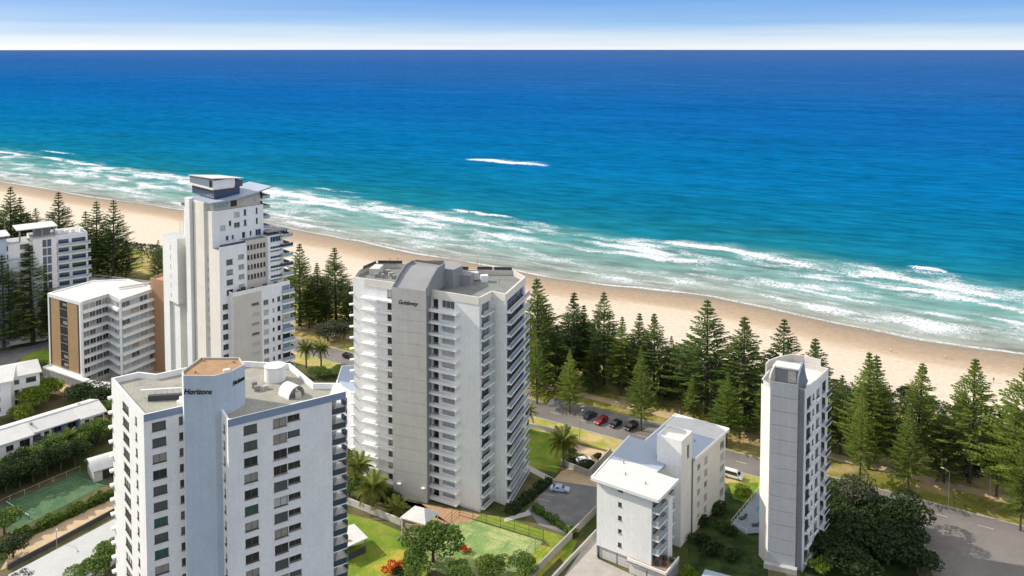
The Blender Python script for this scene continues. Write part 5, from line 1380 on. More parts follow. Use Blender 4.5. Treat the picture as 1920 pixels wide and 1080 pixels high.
sheet('driveway', [site(1052, 884), site(1070, 876), site(1125, 893), site(1121, 914), site(1037, 901)], .027, M['sandpath'])
sheet('driveway', [site(1055, 1085), site(1119, 990), site(1121, 1048), site(1190, 1080), site(1190, 1110), site(1035, 1110)], .022, M['concrete'])
sheet('crossover', [site(1072, 832), site(1180, 858), site(1150, 882), site(1060, 850)], .016, M['sandpath'])
for a, c, h_, lab, mt in (((1118, 962), (990, 1092), 1.7, 'sunlit concrete wall between car park and the driveway of the walk-up flats', 'concrete'),
                      ((1119, 1000), (1030, 1095), 1.0, 'low pale kerb wall along the walk-up driveway', 'pale_concrete'),
                      ((640, 940), (752, 985), 1.5, 'grey garden wall behind the palms at the foot of the central tower', 'grey'),
                      ((1052, 872), (1104, 893), 1.5, 'brown garden wall round the planted yard by the road', 'concrete'),
                      ((1104, 893), (1145, 850), 1.5, 'garden wall beside the walk-up block facing the planted yard', 'concrete'),
                      ((985, 800), (1042, 812), 1.2, 'low grey wall along the roadside lawn behind the central tower', 'grey')):
    tag(MB_wall('garden_wall', site(*a), site(*c), .3, 0, h_, M[mt]), lab, 'wall')
# pavilion with hipped white roof
def pavilion():
    o = site(770, 985)
    r = thing('pavilion', 'open garden pavilion with white hipped roof beside the pale green court', 'pavilion', (*o, 0))
    zc = 2.7
    c = [site(750, 970, zc), site(798, 984, zc), site(824, 959, zc), site(778, 948, zc)]
    r0, r1 = lerp(lerp(c[0], c[3], .5), lerp(c[1], c[2], .5), .33), lerp(lerp(c[0], c[3], .5), lerp(c[1], c[2], .5), .67)
    q = MB(); zr = 4.4
    q.face([(*c[0], zc), (*c[1], zc), (*r1, zr), (*r0, zr)]); q.face([(*c[1], zc), (*c[2], zc), (*r1, zr)]); q.face([(*c[2], zc), (*c[3], zc), (*r0, zr), (*r1, zr)]); q.face([(*c[3], zc), (*c[0], zc), (*r0, zr)])
    q.build('roof', M['roofwhite'], r)
    q = MB(); q.prism(c, zc - .22, zc - .005); q.build('eaves', M['white'], r)
    for i in range(4):
        p = lerp(c[i], lerp(r0, r1, .5), .1); q = MB(); q.box((*p, (zc - .25) / 2), (.25, .25, zc - .25), .3); q.build('post', M['white'], r)
    q = MB(); a, b_ = lerp(c[0], c[3], .2), lerp(c[1], c[2], .2); q.wall(lerp(a, b_, .1), lerp(a, b_, .8), .2, 0, 1.0); q.build('bench', M['pale_concrete'], r)
pavilion()
def carport2():
    z = 3.0
    c = [site(640, 1030, z), site(690, 1008, z), site(664, 982, z), site(600, 1000, z)]
    r = thing('carport', 'white flat-roofed carport at the right foot of the lettered tower', 'carport', (*c[1], 0))
    q = MB(); q.prism(c, z - .25, z); q.build('roof', M['roofwhite'], r)
    for p in c:
        p = lerp(p, c[3], .06); q = MB(); q.box((*p, (z - .25) / 2), (.2, .2, z - .25)); q.build('post', M['grey2'], r)
    q = MB(); q.wall(lerp(c[0], c[1], .1), lerp(c[0], c[1], .9), .12, 0, 1.4); q.build('side_panel', M['darkgrey'], r)
carport2()
def low_roof():
    z = 3.0
    c = [site(1300, 1110, z), site(1420, 1110, z), site(1390, 1085, z), site(1322, 1067, z)]
    r = thing('garage', 'low blue-grey roofed garage at the bottom edge between walk-up and slim tower', 'garage', (*c[2], 0))
    q = MB(); q.prism(c, z - .25, z); q.build('roof', M['roofblue'], r); q = MB(); q.prism(inset(c, .4), 0, z - .25); q.build('wall', M['grey'], r)
low_roof()
def pool_deck():
    pts = [site(1372, 985), site(1424, 990), site(1440, 930), site(1424, 922)]
    struct(sheet('pool_deck', [site(1372, 985), site(1400, 1003), site(1440, 1000), site(1450, 935), site(1424, 922)], .25, mat('deck_tiles', (.20, .24, .29), var=.15, scale=1)))
    c = site(1430, 962)
    pl = MB(); pl.face([(c[0] + 1.2 * math.cos(t_), c[1] + 2.4 * math.sin(t_), .36) for t_ in np.linspace(0, 2 * math.pi, 25)[:-1]])
    struct(pl.build('pool_water', M['pool']))
    fence([site(1400, 1003), site(1371, 985), site(1424, 921)], 1.3, 'pale pool fence beside the slim grey tower', m='white', rails=(.1, .9), step=1.6)
    for i, (px, py, a_) in enumerate(((1392, 975, .5), (1416, 988, .2))):
        x, y = site(px, py)
        r = thing('sun_lounger', ['dark sun lounger in the open corner of the pool deck', 'dark sun lounger nearest the slim tower on the pool deck'][i], 'sun lounger', (x, y, .25), a_, 'loungers on the pool deck')
        q = MB(); q.box((0, 0, .35), (1.5, .7, .1)); q.v = q.v; m_ = q.data('seat', M['darkgrey']); link('seat', m_, r)
        q = MB(); q.mesh([(.7, -.35, .35), (.7, .35, .35), (1.2, .35, .85), (1.2, -.35, .85), (.78, -.35, .3), (.78, .35, .3), (1.28, .35, .8), (1.28, -.35, .8)], [(3, 2, 1, 0), (4, 5, 6, 7), (0, 1, 5, 4), (2, 3, 7, 6), (1, 2, 6, 5), (3, 0, 4, 7)]); link('backrest', q.data('backrest', M['darkgrey']), r)
        for lx, ly in ((-.65, -.3), (-.65, .3), (.65, -.3), (.65, .3)):
            q = MB(); q.box((lx, ly, .15), (.06, .06, .3)); link('leg', q.data('leg', M['steel']), r)
pool_deck()

# ================================================================== vegetation
rnd = random.Random(11)
ORD = ['first','second','third','fourth','fifth','sixth','seventh','eighth','ninth','tenth','eleventh','twelfth','thirteenth','fourteenth','fifteenth']
def leaf_quad(b, c, size, aspect=.5, up=None, m=0, rn=rnd):
    d = Vector((rn.gauss(0, 1), rn.gauss(0, 1), rn.gauss(0, .6))).normalized()
    u = d.orthogonal().normalized(); a_ = rn.random() * 6.28
    v = (u * math.cos(a_) + d.cross(u) * math.sin(a_)).normalized(); w_ = d
    s_ = size * (.7 + .6 * rn.random())
    c = Vector(c); p, q = v * s_ * .5, w_ * s_ * aspect * .5
    b.face([c - p, c + q, c + p, c - q], m)

def pine_meshes(seed, h_=30.0, rmax=5.6, tiers=30, clear=.10, mt='pine', droop=0.0):
    rn = random.Random(seed)
    t = MB(); zt = 0
    segs = 6
    for i in range(segs):
        t.bar((0, 0, h_ * i / segs), (0, 0, h_ * (i + 1) / segs * .999), .42 * (1 - i / segs) + .04, 8, r2=.42 * (1 - (i + 1) / segs) + .04)
    c = MB()
    for i in range(tiers):
        f = i / (tiers - 1)
        z = h_ * (clear + (1 - clear) * (f ** .92)) - .3
        Rr = rmax * ((1 - f) ** 1.02) * (.9 + .2 * rn.random()) * (.72 + .28 * min(1, f / .12)) + .3
        nb = 8 if f < .75 else 6
        a0 = rn.random() * 6.28
        for k in range(nb):
            if rn.random() < .06 + .05 * (seed % 3): continue
            a_ = a0 + 6.283 * k / nb + rn.gauss(0, .1)
            Rb = Rr * (.78 + .34 * rn.random())
            lift = .10 + .30 * f + rn.gauss(0, .05) - droop
            ca, sa = math.cos(a_), math.sin(a_)
            nst = max(4, int(Rb * 1.7))
            for j in range(nst):
                g = (j + .6) / nst
                if g < .14: continue
                rr = Rb * g; zz = z + rr * lift + .22 * Rb * (g ** 2) - .18 * Rb * g
                base = Vector((ca * rr, sa * rr, zz))
                wl = (.95 * math.sin(math.pi * min(1, .12 + g * .86)) + .38) * (1.1 if Rb > 2.4 else .55)
                for sgn in (-1, 1):
                    d = Vector((ca * .75 - sa * sgn * .75, sa * .75 + ca * sgn * .75, .28 + rn.gauss(0, .12))).normalized()
                    tip = base + d * wl
                    n_ = d.cross(Vector((0, 0, 1))).normalized() * .30
                    up_ = Vector((0, 0, .12))
                    c.face([base - n_ * .6, base + d * wl * .5 - n_ + up_, tip, base + d * wl * .5 + n_ + up_])
                if rn.random() < .55:
                    d = Vector((ca, sa, .6)).normalized(); n_ = Vector((-sa, ca, 0)) * .17
                    c.face([base - n_, base + d * wl * .5 + Vector((0, 0, .25)), base + d * wl * .9, base + n_])
            # branch wood
        if i % 1 == 0 and f < .9:
            pass
    for j in range(14):
        a_ = rn.random() * 6.28; z = h_ - .1 - j * .12
        c.face([(0, 0, z), (.25 * math.cos(a_), .25 * math.sin(a_), z + .5), (.1 * math.cos(a_ + .6), .1 * math.sin(a_ + .6), z + .9)])
    return t.data('trunk', M['bark']), c.data('crown', L[mt])
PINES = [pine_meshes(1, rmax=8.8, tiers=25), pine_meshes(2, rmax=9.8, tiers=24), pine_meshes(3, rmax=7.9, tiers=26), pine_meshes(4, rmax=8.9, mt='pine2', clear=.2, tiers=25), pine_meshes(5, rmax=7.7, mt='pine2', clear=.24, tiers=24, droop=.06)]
PG = {'l': 'Norfolk pines along the beach at the far left', 'm': 'Norfolk pines between the stepped and central towers', 'r': 'Norfolk pines along the beachfront park'}
pines = [  # px, top row, base row, proto, width factor, label
 (-15, 380, 505, 0, 1, 'l', 'dark Norfolk pine cut by the left edge of the picture behind the apartments'),
 (20, 352, 505, 0, 1, 'l', 'Norfolk pine with the highest tip in the far left clump'),
 (45, 371, 500, 2, 1, 'l', 'slim Norfolk pine second from the far left tip'),
 (72, 392, 498, 1, 1, 'l', 'rounded low Norfolk pine behind the blue-glass apartments'),
 (112, 362, 500, 2, 1.2, 'l', 'solitary Norfolk pine spire against the beach behind blue-glass apartments'),
 (140, 420, 505, 1, .9, 'l', 'short Norfolk pine just left of the paired beach pines'),
 (162, 398, 528, 1, .95, 'l', 'broad Norfolk pine left in the tight group of three by the left beach'),
 (183, 379, 520, 0, .95, 'l', 'tall middle Norfolk pine of the tight group by the left beach'),
 (212, 377, 528, 0, 1, 'l', 'tall right-hand Norfolk pine of the tight group by the left beach'),
 (236, 450, 520, 1, .9, 'l', 'low dark Norfolk pine at the right foot of the tight beach group'),
 (296, 452, 520, 2, 1, 'l', 'narrow Norfolk pine touching the left side of the stepped tower'),
 (8, 480, 655, 0, .9, 'l', 'shaded Norfolk pine at the left edge in front of the far apartments'),
 (62, 462, 642, 2, 1.15, 'l', 'shaded Norfolk pine covering the blue-glass facade'),
 (92, 540, 640, 1, .9, 'l', 'short shaded Norfolk pine between blue-glass facade and zigzag building'),
 (562, 459, 612, 0, 1, 'm', 'tall dark Norfolk pine touching the right side of the stepped tower'),
 (597, 494, 605, 2, 1, 'm', 'middle smaller Norfolk pine between stepped and central towers'),
 (630, 466, 602, 0, 1.05, 'm', 'tall Norfolk pine nearest the central tower on its left'),
 (580, 535, 616, 1, .9, 'm', 'short dark Norfolk pine in front of the gap between two taller pines'),
 (612, 545, 612, 1, .9, 'm', 'low dark Norfolk pine above the grey bushes by the road'),
 (655, 540, 612, 2, 1, 'm', 'Norfolk pine half hidden by the left edge of the central tower'),
 (1010, 524, 722, 0, 1, 'r', 'tall Norfolk pine touching the right edge of the central tower'),
 (1007, 615, 757, 3, .75, 'r', 'lighter Norfolk pine with bare trunk at the road right of the central tower'),
 (1042, 610, 728, 1, .8, 'r', 'dark Norfolk pine filling the gap right of the tallest pair'),
 (1075, 551, 712, 2, 1, 'r', 'thin-topped Norfolk pine third from the central tower'),
 (1096, 574, 705, 2, .9, 'r', 'Norfolk pine with a knobbly tip just right of a thin-topped pine'),
 (1068, 655, 776, 3, .85, 'r', 'pale green roadside Norfolk pine left of the parked cars'),
 (1133, 549, 720, 0, .95, 'r', 'tall slender Norfolk pine above the parked red car'),
 (1164, 596, 742, 4, 1, 'r', 'bushy-tipped Norfolk pine between two taller pines above the parked cars'),
 (1112, 640, 735, 1, .8, 'r', 'dark low Norfolk pine right behind the parked dark blue car'),
 (1195, 588, 735, 2, .9, 'r', 'narrow Norfolk pine left of a black-tipped pine above the white car'),
 (1226, 590, 748, 0, 1, 'r', 'dark-tipped Norfolk pine behind the parked white car'),
 (1202, 650, 808, 3, .7, 'r', 'pale yellow-green Norfolk pine with trunk on the grass by the white car'),
 (1258, 632, 750, 1, .7, 'r', 'shorter Norfolk pine filling a dip left of the broad tall pine'),
 (1286, 668, 765, 1, .8, 'r', 'shadowed low Norfolk pine left of the broad tall pine'),
 (1325, 568, 775, 1, 1.1, 'r', 'broadest tall Norfolk pine behind the white walk-up block'),
 (1300, 700, 792, 4, .9, 'r', 'small light Norfolk pine at the foot of the broad tall pine'),
 (1392, 597, 800, 0, 1.1, 'r', 'Norfolk pine with ragged right side behind the far end of the walk-up block'),
 (1362, 700, 838, 3, .85, 'r', 'green Norfolk pine over the roof corner of the walk-up block'),
 (1438, 690, 835, 4, .9, 'r', 'Norfolk pine tucked against the left side of the slim tower'),
 (1465, 601, 790, 1, 1, 'r', 'wide Norfolk pine directly behind the slim tower'),
 (1528, 638, 828, 0, 1, 'r', 'dark Norfolk pine showing at the right shoulder of the slim tower'),
 (1575, 705, 850, 1, .8, 'r', 'low dark Norfolk pine right of the slim tower balconies'),
 (1628, 663, 880, 3, .95, 'r', 'twin-tipped Norfolk pine first to stand clear right of the slim tower'),
 (1642, 672, 868, 2, 1, 'r', 'thin Norfolk pine close behind the twin-tipped pine'),
 (1612, 735, 906, 3, .7, 'r', 'roadside Norfolk pine with bare trunk in front of the twin-tipped pine'),
 (1716, 682, 882, 4, 1.1, 'r', 'open-crowned Norfolk pine between the twin-tipped and the large right pine'),
 (1702, 760, 932, 3, .8, 'r', 'roadside Norfolk pine with bare trunk in front of the open-crowned pine'),
 (1770, 770, 905, 1, .8, 'r', 'low Norfolk pine left of the large right pine'),
 (1817, 672, 905, 3, 1.1, 'r', 'large sunlit Norfolk pine second from the right edge'),
 (1868, 770, 930, 4, .9, 'r', 'low Norfolk pine between the large right pine and the edge pine'),
 (1914, 674, 960, 3, 1.15, 'r', 'large sunlit Norfolk pine cut by the right edge of the picture'),
 (1913, 830, 995, 4, .85, 'r', 'roadside Norfolk pine at the right edge under the large cut pine'),
 (1970, 700, 930, 3, 1, 'r', 'Norfolk pine just past the right edge of the picture'),
]
for px, yt, yb, pr, wf, gk, lab in pines:
    x, y = site(px, yb); h_ = height_of(yt, y)
    k = h_ / 30
    r = thing('norfolk_pine', lab, 'pine tree', (x, y, 0), rnd.random() * 6.28, PG[gk])
    wf *= 1.08 if pr >= 3 else 1.32
    r.scale = (k * wf * rnd.uniform(.92, 1.1), k * wf * rnd.uniform(.92, 1.1), k)
    r.rotation_euler.x = rnd.gauss(0, .018); r.rotation_euler.y = rnd.gauss(0, .018)
    tm, cm = PINES[pr]
    link('trunk', tm, r); link('crown', cm, r)

def tree_meshes(seed, R_=4.0, h_=7.0, n=2600, mt='mid', leaf_s=.55, lobes=9, trunk_h=2.2, flat=.75):
    rn = random.Random(seed)
    t = MB(); t.bar((0, 0, 0), (0, 0, trunk_h), .28, 7, r2=.2)
    c = MB(); lob = []
    for i in range(lobes):
        a_ = 6.283 * i / lobes + rn.gauss(0, .35); rr = R_ * (.25 + .5 * rn.random())
        z = trunk_h + (h_ - trunk_h) * (.25 + .5 * rn.random()); s_ = R_ * (.34 + .22 * rn.random())
        lob.append((Vector((math.cos(a_) * rr, math.sin(a_) * rr, z)), s_))
        t.bar((0, 0, trunk_h * .95), tuple(lob[-1][0]), .12, 5, r2=.04)
    lob.append((Vector((0, 0, h_ - R_ * .35)), R_ * .45))
    for i in range(n):
        o, s_ = rn.choice(lob)
        d = Vector((rn.gauss(0, 1), rn.gauss(0, 1), rn.gauss(0, 1) + .25)).normalized()
        q = s_ * (.62 + .45 * rn.random() ** .6)
        p = o + Vector((d.x * q, d.y * q, d.z * q * flat))
        if p.z < .3: p.z = .3 + rn.random() * .6
        leaf_quad(c, p, leaf_s, .55, rn=rn)
    return t.data('trunk', M['bark']), c.data('crown', L[mt])
def bush_mesh(seed, R_=2.0, h_=1.8, n=900, mt='mid', leaf_s=.42):
    rn = random.Random(seed); c = MB(); lob = [(Vector((rn.gauss(0, R_ * .4), rn.gauss(0, R_ * .4), h_ * (.25 + .35 * rn.random()))), R_ * (.4 + .25 * rn.random())) for _ in range(7)]
    for i in range(n):
        o, s_ = rn.choice(lob); d = Vector((rn.gauss(0, 1), rn.gauss(0, 1), abs(rn.gauss(0, 1)))).normalized(); q = s_ * (.6 + .45 * rn.random())
        p = o + Vector((d.x * q, d.y * q, d.z * q * h_ / R_ * .7)); p.z = max(p.z, .1)
        leaf_quad(c, p, leaf_s, .55, rn=rn)
    return c.data('foliage', L[mt])
TREES = {'dark': tree_meshes(21, 4, 6.5, 2800, 'dark'), 'mid': tree_meshes(22, 4, 7, 2800, 'mid'), 'bright': tree_meshes(23, 4, 6.5, 2600, 'bright'), 'olive': tree_meshes(24, 4, 6.5, 2400, 'olive'), 'hedge': tree_meshes(25, 4, 6.5, 2400, 'hedge')}
BUSH = {k: bush_mesh(31 + i, mt=k) for i, k in enumerate(('dark', 'mid', 'bright', 'olive', 'hedge', 'red'))}
def tree(px, py, kind, rad, h_, lab, group=None, z=0):
    x, y = site(px, py); r = thing('broadleaf_tree', lab, 'tree', (x, y, z), rnd.random() * 6.28, group)
    r.scale = (rad / 4, rad / 4, h_ / (7 if kind == 'mid' else 6.5))
    tm, cm = TREES[kind]; link('trunk', tm, r); link('crown', cm, r)
def bush(px, py, kind, rad, h_, lab, group=None, xy=None, name='bush'):
    x, y = xy or site(px, py); o = link(name, BUSH[kind], None, (x, y, 0), rnd.random() * 6.28, (rad / 2, rad / 2, h_ / 1.8)); tag(o, lab, 'bush', group)
tree(812, 1054, 'mid', 5.4, 7.6, 'large mid-green tree in front of the pavilion and pale court')
tree(778, 1085, 'mid', 3.4, 5, 'smaller green tree left of the large garden tree at the bottom edge')
tree(925, 1082, 'hedge', 3.6, 4.2, 'yellow-green tree over the near end of the pale court')
tree(985, 1080, 'mid', 3.2, 3.8, 'leafy tree at the near right corner of the pale court')
tree(860, 1096, 'mid', 3.2, 3.6, 'green tree at the bottom edge right of the large garden tree')
bush(735, 1075, 'red', 1.7, 2.2, 'bush of orange-red blossom on the yellow lawn', name='flowering_bush')
bush(872, 1035, 'red', 1.1, 1.4, 'small red-blossomed bush beside the pale court', name='flowering_bush')
bush(748, 1082, 'dark', 1.6, 2.2, 'dark little bush behind the orange-red blossom')
tree(1605, 960, 'olive', 5.4, 7.5, 'grey-olive spreading tree beside the road right of slim tower')
tree(1690, 1005, 'dark', 6.0, 8.0, 'dark spreading tree overhanging the road bend')  # dark leaves hold the slim tower's shadow in their colour
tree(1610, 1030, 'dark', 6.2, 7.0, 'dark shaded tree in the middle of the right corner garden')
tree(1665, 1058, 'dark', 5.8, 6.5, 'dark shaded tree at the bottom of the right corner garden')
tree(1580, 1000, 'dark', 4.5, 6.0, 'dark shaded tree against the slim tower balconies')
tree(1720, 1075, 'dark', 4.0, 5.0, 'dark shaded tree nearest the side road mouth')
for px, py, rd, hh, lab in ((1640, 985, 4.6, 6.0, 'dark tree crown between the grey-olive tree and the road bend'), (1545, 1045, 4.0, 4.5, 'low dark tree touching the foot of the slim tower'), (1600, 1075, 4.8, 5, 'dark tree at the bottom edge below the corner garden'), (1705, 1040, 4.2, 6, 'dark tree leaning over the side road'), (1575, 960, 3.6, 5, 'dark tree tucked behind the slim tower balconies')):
    tree(px, py, 'dark', rd, hh, lab)  # same dark leaves, tower shadow put into the leaf colour
tree(1560, 935, 'mid', 3.0, 4.5, 'green shrub tree at the slim tower corner by the road')
bush(1535, 1078, 'bright', 2.6, 3.4, 'bright yellow-green bush at the foot of the slim tower')
bush(1395, 932, 'bright', 2.6, 2.2, 'bright green roadside bush between walk-up and slim tower')
bush(1297, 1085, 'bright', 1.8, 2.6, 'pale green bush at the bottom edge beside the walk-up')
for i, (px, py, rd, hh) in enumerate(((1320, 985, 2.6, 2.6), (1345, 960, 2.6, 2.4), (1310, 1020, 2.4, 2.2), (1362, 1000, 2.4, 2.0), (1335, 1040, 2.8, 2.4), (1375, 1045, 2.4, 1.8))):  # dark leaf colour stands in for the walk-up's shadow here
    bush(px, py, 'dark', rd, hh, ORD[i] + ' dark bush listed by nearness to the road'  if 0 else ['dark bush hard against the middle of the walk-up side wall', 'dark bush nearest the road beside the walk-up side wall', 'dark bush below the stair tower of the walk-up', 'dark bush nearest the pool fence in the shaded garden', 'dark bush at the bottom middle of the shaded garden', 'dark bush at the bottom right of the shaded garden by the slim tower'][i], 'dark bushes in the shaded garden')
for i, (px, py, rd, hh, lab) in enumerate(((62, 768, 5.2, 6.5, 'large yellow-green tree right of the small left block'), (92, 745, 4.6, 6, 'yellow-green tree behind the long terrace roof'), (40, 790, 3.6, 4.6, 'yellow-green tree low against the small left block'))):
    tree(px, py, 'bright', rd, hh, lab)
tree(72, 700, 'hedge', 3.2, 3.8, 'light green tree on the lawn beside the zigzag building')
for px, py, rd, hh, lab in ((150, 758, 5, 6, 'dark green round tree left of the small garage roof'), (185, 765, 4.8, 6, 'dark green round tree in front of the small garage roof'), (205, 790, 4.2, 5.5, 'dark green tree touching the lettered tower above the shed'), (208, 825, 3.6, 5, 'dark green tree behind the curved shed roof')):
    tree(px, py, 'dark' if rd > 4.5 else 'mid', rd, hh, lab)
hk = ['dark', 'mid', 'hedge', 'dark', 'mid', 'dark', 'hedge', 'mid', 'dark', 'mid', 'dark', 'hedge']
for i in range(15):
    t_ = i / 14; px, py = -30 + t_ * 215, 918 - t_ * 88
    tree(px, py, hk[i % 12], 3.6 + rnd.random(), 4.4 + 1.8 * rnd.random(), ORD[i] + ' garden tree from the left in the row between long terrace and left court', 'trees between terrace and court')
for i in range(8):
    t_ = i / 7; px, py = -40 + t_ * 180, 945 - t_ * 72
    tree(px, py, 'dark', 3.6, 6.0 + 1.5 * rnd.random(), ORD[i] + ' dark low tree from the left along the back fence of the left court', 'low trees along the court fence')
# clipped hedge along the near side of the left court
def hedge(a, c, w_, h_, lab, n=5000, mt='hedge'):
    b_ = MB(); rn = random.Random(5); L_ = math.hypot(c[0] - a[0], c[1] - a[1]); dx, dy = (c[0] - a[0]) / L_, (c[1] - a[1]) / L_
    for i in range(n):
        u = rn.random() * L_; wob = 1 + .22 * math.sin(u * 1.1) + .15 * math.sin(u * 2.7 + 1)
        f = rn.random()
        if f < .5: v, z = (rn.random() - .5) * w_ * wob, h_ * wob * (.9 + .2 * rn.random())
        else: v, z = (w_ / 2 * wob) * (1 if f < .75 else -1) * (.9 + .2 * rn.random()), rn.random() * h_ * wob
        leaf_quad(b_, (a[0] + dx * u - dy * v, a[1] + dy * u + dx * v, z), .45, .6, rn=rn)
    o = b_.build('foliage', L[mt]); r = thing('hedge', lab, 'hedge', (*a, 0)); o.parent = r; o.location = (-a[0], -a[1], 0)
    q = MB(); q.wall(a, c, w_ * .7, .05, h_ * .8); q.build('stems', L['dark'], r)
hedge(site(30, 1016), site(222, 926), 1.8, 1.7, 'clipped green hedge along the near side of the left court')
hedge(site(1000, 955), site(1080, 1008), 1.4, 1.2, 'low green hedge between the car park and the lawn', 1600, 'mid')
hedge(site(955, 965), site(1030, 905), 2.0, 1.3, 'dark hedge at the right foot of the central tower', 2000, 'dark')
for i, (px, py, k, rd, hh, lab) in enumerate(((8, 1000, 'mid', 3.6, 5, 'green tree at the left edge beside the hedge end'), (25, 1045, 'dark', 3.2, 4, 'dark green tree at the left edge above the carport'), (205, 1070, 'mid', 3.8, 5.5, 'green tree against the lettered tower above the carport roof'), (165, 1095, 'mid', 3.4, 4.5, 'green tree at the bottom edge left of lettered tower'), (45, 1100, 'dark', 2.4, 3.5, 'dark tree top poking up at the bottom left edge'))):
    tree(px, py, k, rd, hh, lab)
for px, py, rd, hh, lab in ((600, 706, 3.6, 3, 'green shrub tree under the two road palms'), (635, 702, 3.2, 2.6, 'green shrub tree right of the two road palms')):
    tree(px, py, 'mid', rd, hh, lab)
tree(615, 640, 'olive', 5.5, 6.5, 'grey-olive bushy tree beside the road left of central tower')
tree(645, 635, 'olive', 5, 5.5, 'grey-olive bushy tree partly behind the central tower')
for px, py, k, rd, hh, lab in ((650, 880, 'hedge', 3.4, 5, 'yellow-green shrub behind the palms left of central tower'), (655, 930, 'mid', 3, 4, 'green shrub between lettered tower and the large palm'), (725, 945, 'dark', 3, 3.4, 'dark shrub at the foot of the central tower')):
    tree(px, py, k, rd, hh, lab)
# planted yard beside the road
for i, (px, py, k) in enumerate(((1070, 868, 'dark'), (1085, 862, 'mid'), (1108, 875, 'dark'), (1092, 878, 'olive'), (1120, 862, 'dark'), (1075, 852, 'dark'))):
    bush(px, py, k, 1.7, 1.6, ['dark bush at the palm side of the planted yard', 'green bush behind the white car in the planted yard', 'dark bush along the near wall of the planted yard', 'grey bush in the middle of the planted yard', 'dark bush beside the walk-up roof corner', 'dark bush at the road side of the planted yard'][i])
# coastal scrub: an understorey of separate bushes between path and sand
for i in range(120):
    s = rnd.uniform(-700, -250) if i < 22 else rnd.uniform(-260, 66); d = rnd.uniform(229, 271)
    rd = rnd.uniform(2.8, 5.4); xy = sd(s, d); kd = rnd.choice(['dark', 'dark', 'mid', 'olive', 'dark'])
    col = {'dark': 'dark green', 'mid': 'mid-green', 'olive': 'grey-olive'}[kd]
    bush(0, 0, kd, rd, rnd.uniform(1.6, 4.2), 'rounded %s coastal bush under the beachfront pines' % col, '%s coastal bushes under the beachfront pines' % col, xy=xy)
b = MB(); rn = random.Random(9)
for i in range(16000):
    s = rn.uniform(-420, 75) if i > 5000 else rn.uniform(-900, -350); d = 270 - abs(rn.gauss(0, 9)) + 2 * math.sin(s / 9)
    if d < 240: continue
    x, y = sd(s, d); leaf_quad(b, (x, y, .15 + .7 * rn.random()), 1.1, .6, rn=rn)
struct(b.build('dune_scrub', L['dark']), 'stuff')
b = MB()
for i in range(9000):
    s = rn.uniform(-330, 60); d = rn.uniform(211, 234)
    if vnoise(np.array([s / 9 + 90.]), np.array([d / 5.]), 55)[0] < .5 or 218.5 < d < 222.8 or (-119 < s < -79 and d < 215): continue
    x, y = sd(s, d); leaf_quad(b, (x, y, .08 + .12 * rn.random()), .5, .5, rn=rn)
struct(b.build('park_grass', L['grass']), 'stuff')

# palms
def frond_mesh(ln=3.6, droop=1.0, wd=.8, seed=0):
    b_ = MB(); rn = random.Random(seed); n = 13
    sp = [Vector((ln * t_ * (1 - .12 * t_), 0, ln * (.42 * t_ - (.55 * droop) * t_ * t_))) for t_ in [i / n for i in range(n + 1)]]
    for i in range(n):
        a, c = sp[i], sp[i + 1]; b_.face([a + Vector((0, -.03, 0)), c + Vector((0, -.03, 0)), c + Vector((0, .03, 0)), a + Vector((0, .03, 0))])
        if i < 2: continue
        w_ = wd * (1.25 - abs(i / n - .4) * 1.1)
        for sg in (-1, 1):
            for h2 in (0, .5):
                p = a.lerp(c, h2); tip = p + Vector((.32 * w_, sg * w_, -.38 * w_ + rn.gauss(0, .05)))
                b_.face([p, p + Vector((.2, 0, .02)), tip])
    return b_.data('frond', L['palm'])
FROND = [frond_mesh(3.6, d_, seed=i) for i, d_ in enumerate((.5, 1.0, 1.6))]
pt = MB()
for i in range(6): pt.bar((.06 * math.sin(i), 0, i), (.06 * math.sin(i + 1), 0, i + 1), .30 - .012 * i, 9, r2=.27 - .012 * i)
PT = pt.data('trunk', M['palm_bark'])
def palm(px, py, h_, k, lab, cat='palm tree', n=32, group=None):
    x, y = site(px, py); r = thing('palm_tree', lab, cat, (x, y, 0), rnd.random() * 6.28, group)
    link('trunk', PT, r, (0, 0, 0), 0, (1, 1, h_ / 6))
    for i in range(n):
        t_ = i / (n - 1); el = 1.25 - 1.9 * t_
        o = link('frond', FROND[0 if t_ < .3 else 1 if t_ < .7 else 2], r, (0, 0, h_ - .1), 0, (k, k, k))
        o.rotation_euler = (0, -el * .62, i * 2.399 + rnd.gauss(0, .15))
palm(1056, 876, 6.8, 1.25, 'tall feather palm on the lawn beside the planted yard', n=34)
palm(700, 955, 5.0, 1.3, 'large feather palm at the left foot of the central tower', n=34)
palm(672, 918, 5.6, 1.15, 'bright feather palm between lettered tower and large palm')
palm(744, 965, 1.4, 1.0, 'squat broad-leaved palm right of the large palm', n=18)
palm(574, 690, 6.6, 1.0, 'left one of the two palms by the road behind lettered tower')
palm(602, 690, 6.6, 1.0, 'right one of the two palms by the road behind lettered tower')
palm(990, 808, 5.5, .95, 'shaded palm peeping out behind the right edge of central tower', n=20)
palm(640, 1040, 1.6, .8, 'small palm beside the carport of the lettered tower', n=16)
palm(128, 850, 4.2, .9, 'light green palm in the garden row beside the long terrace', n=22)

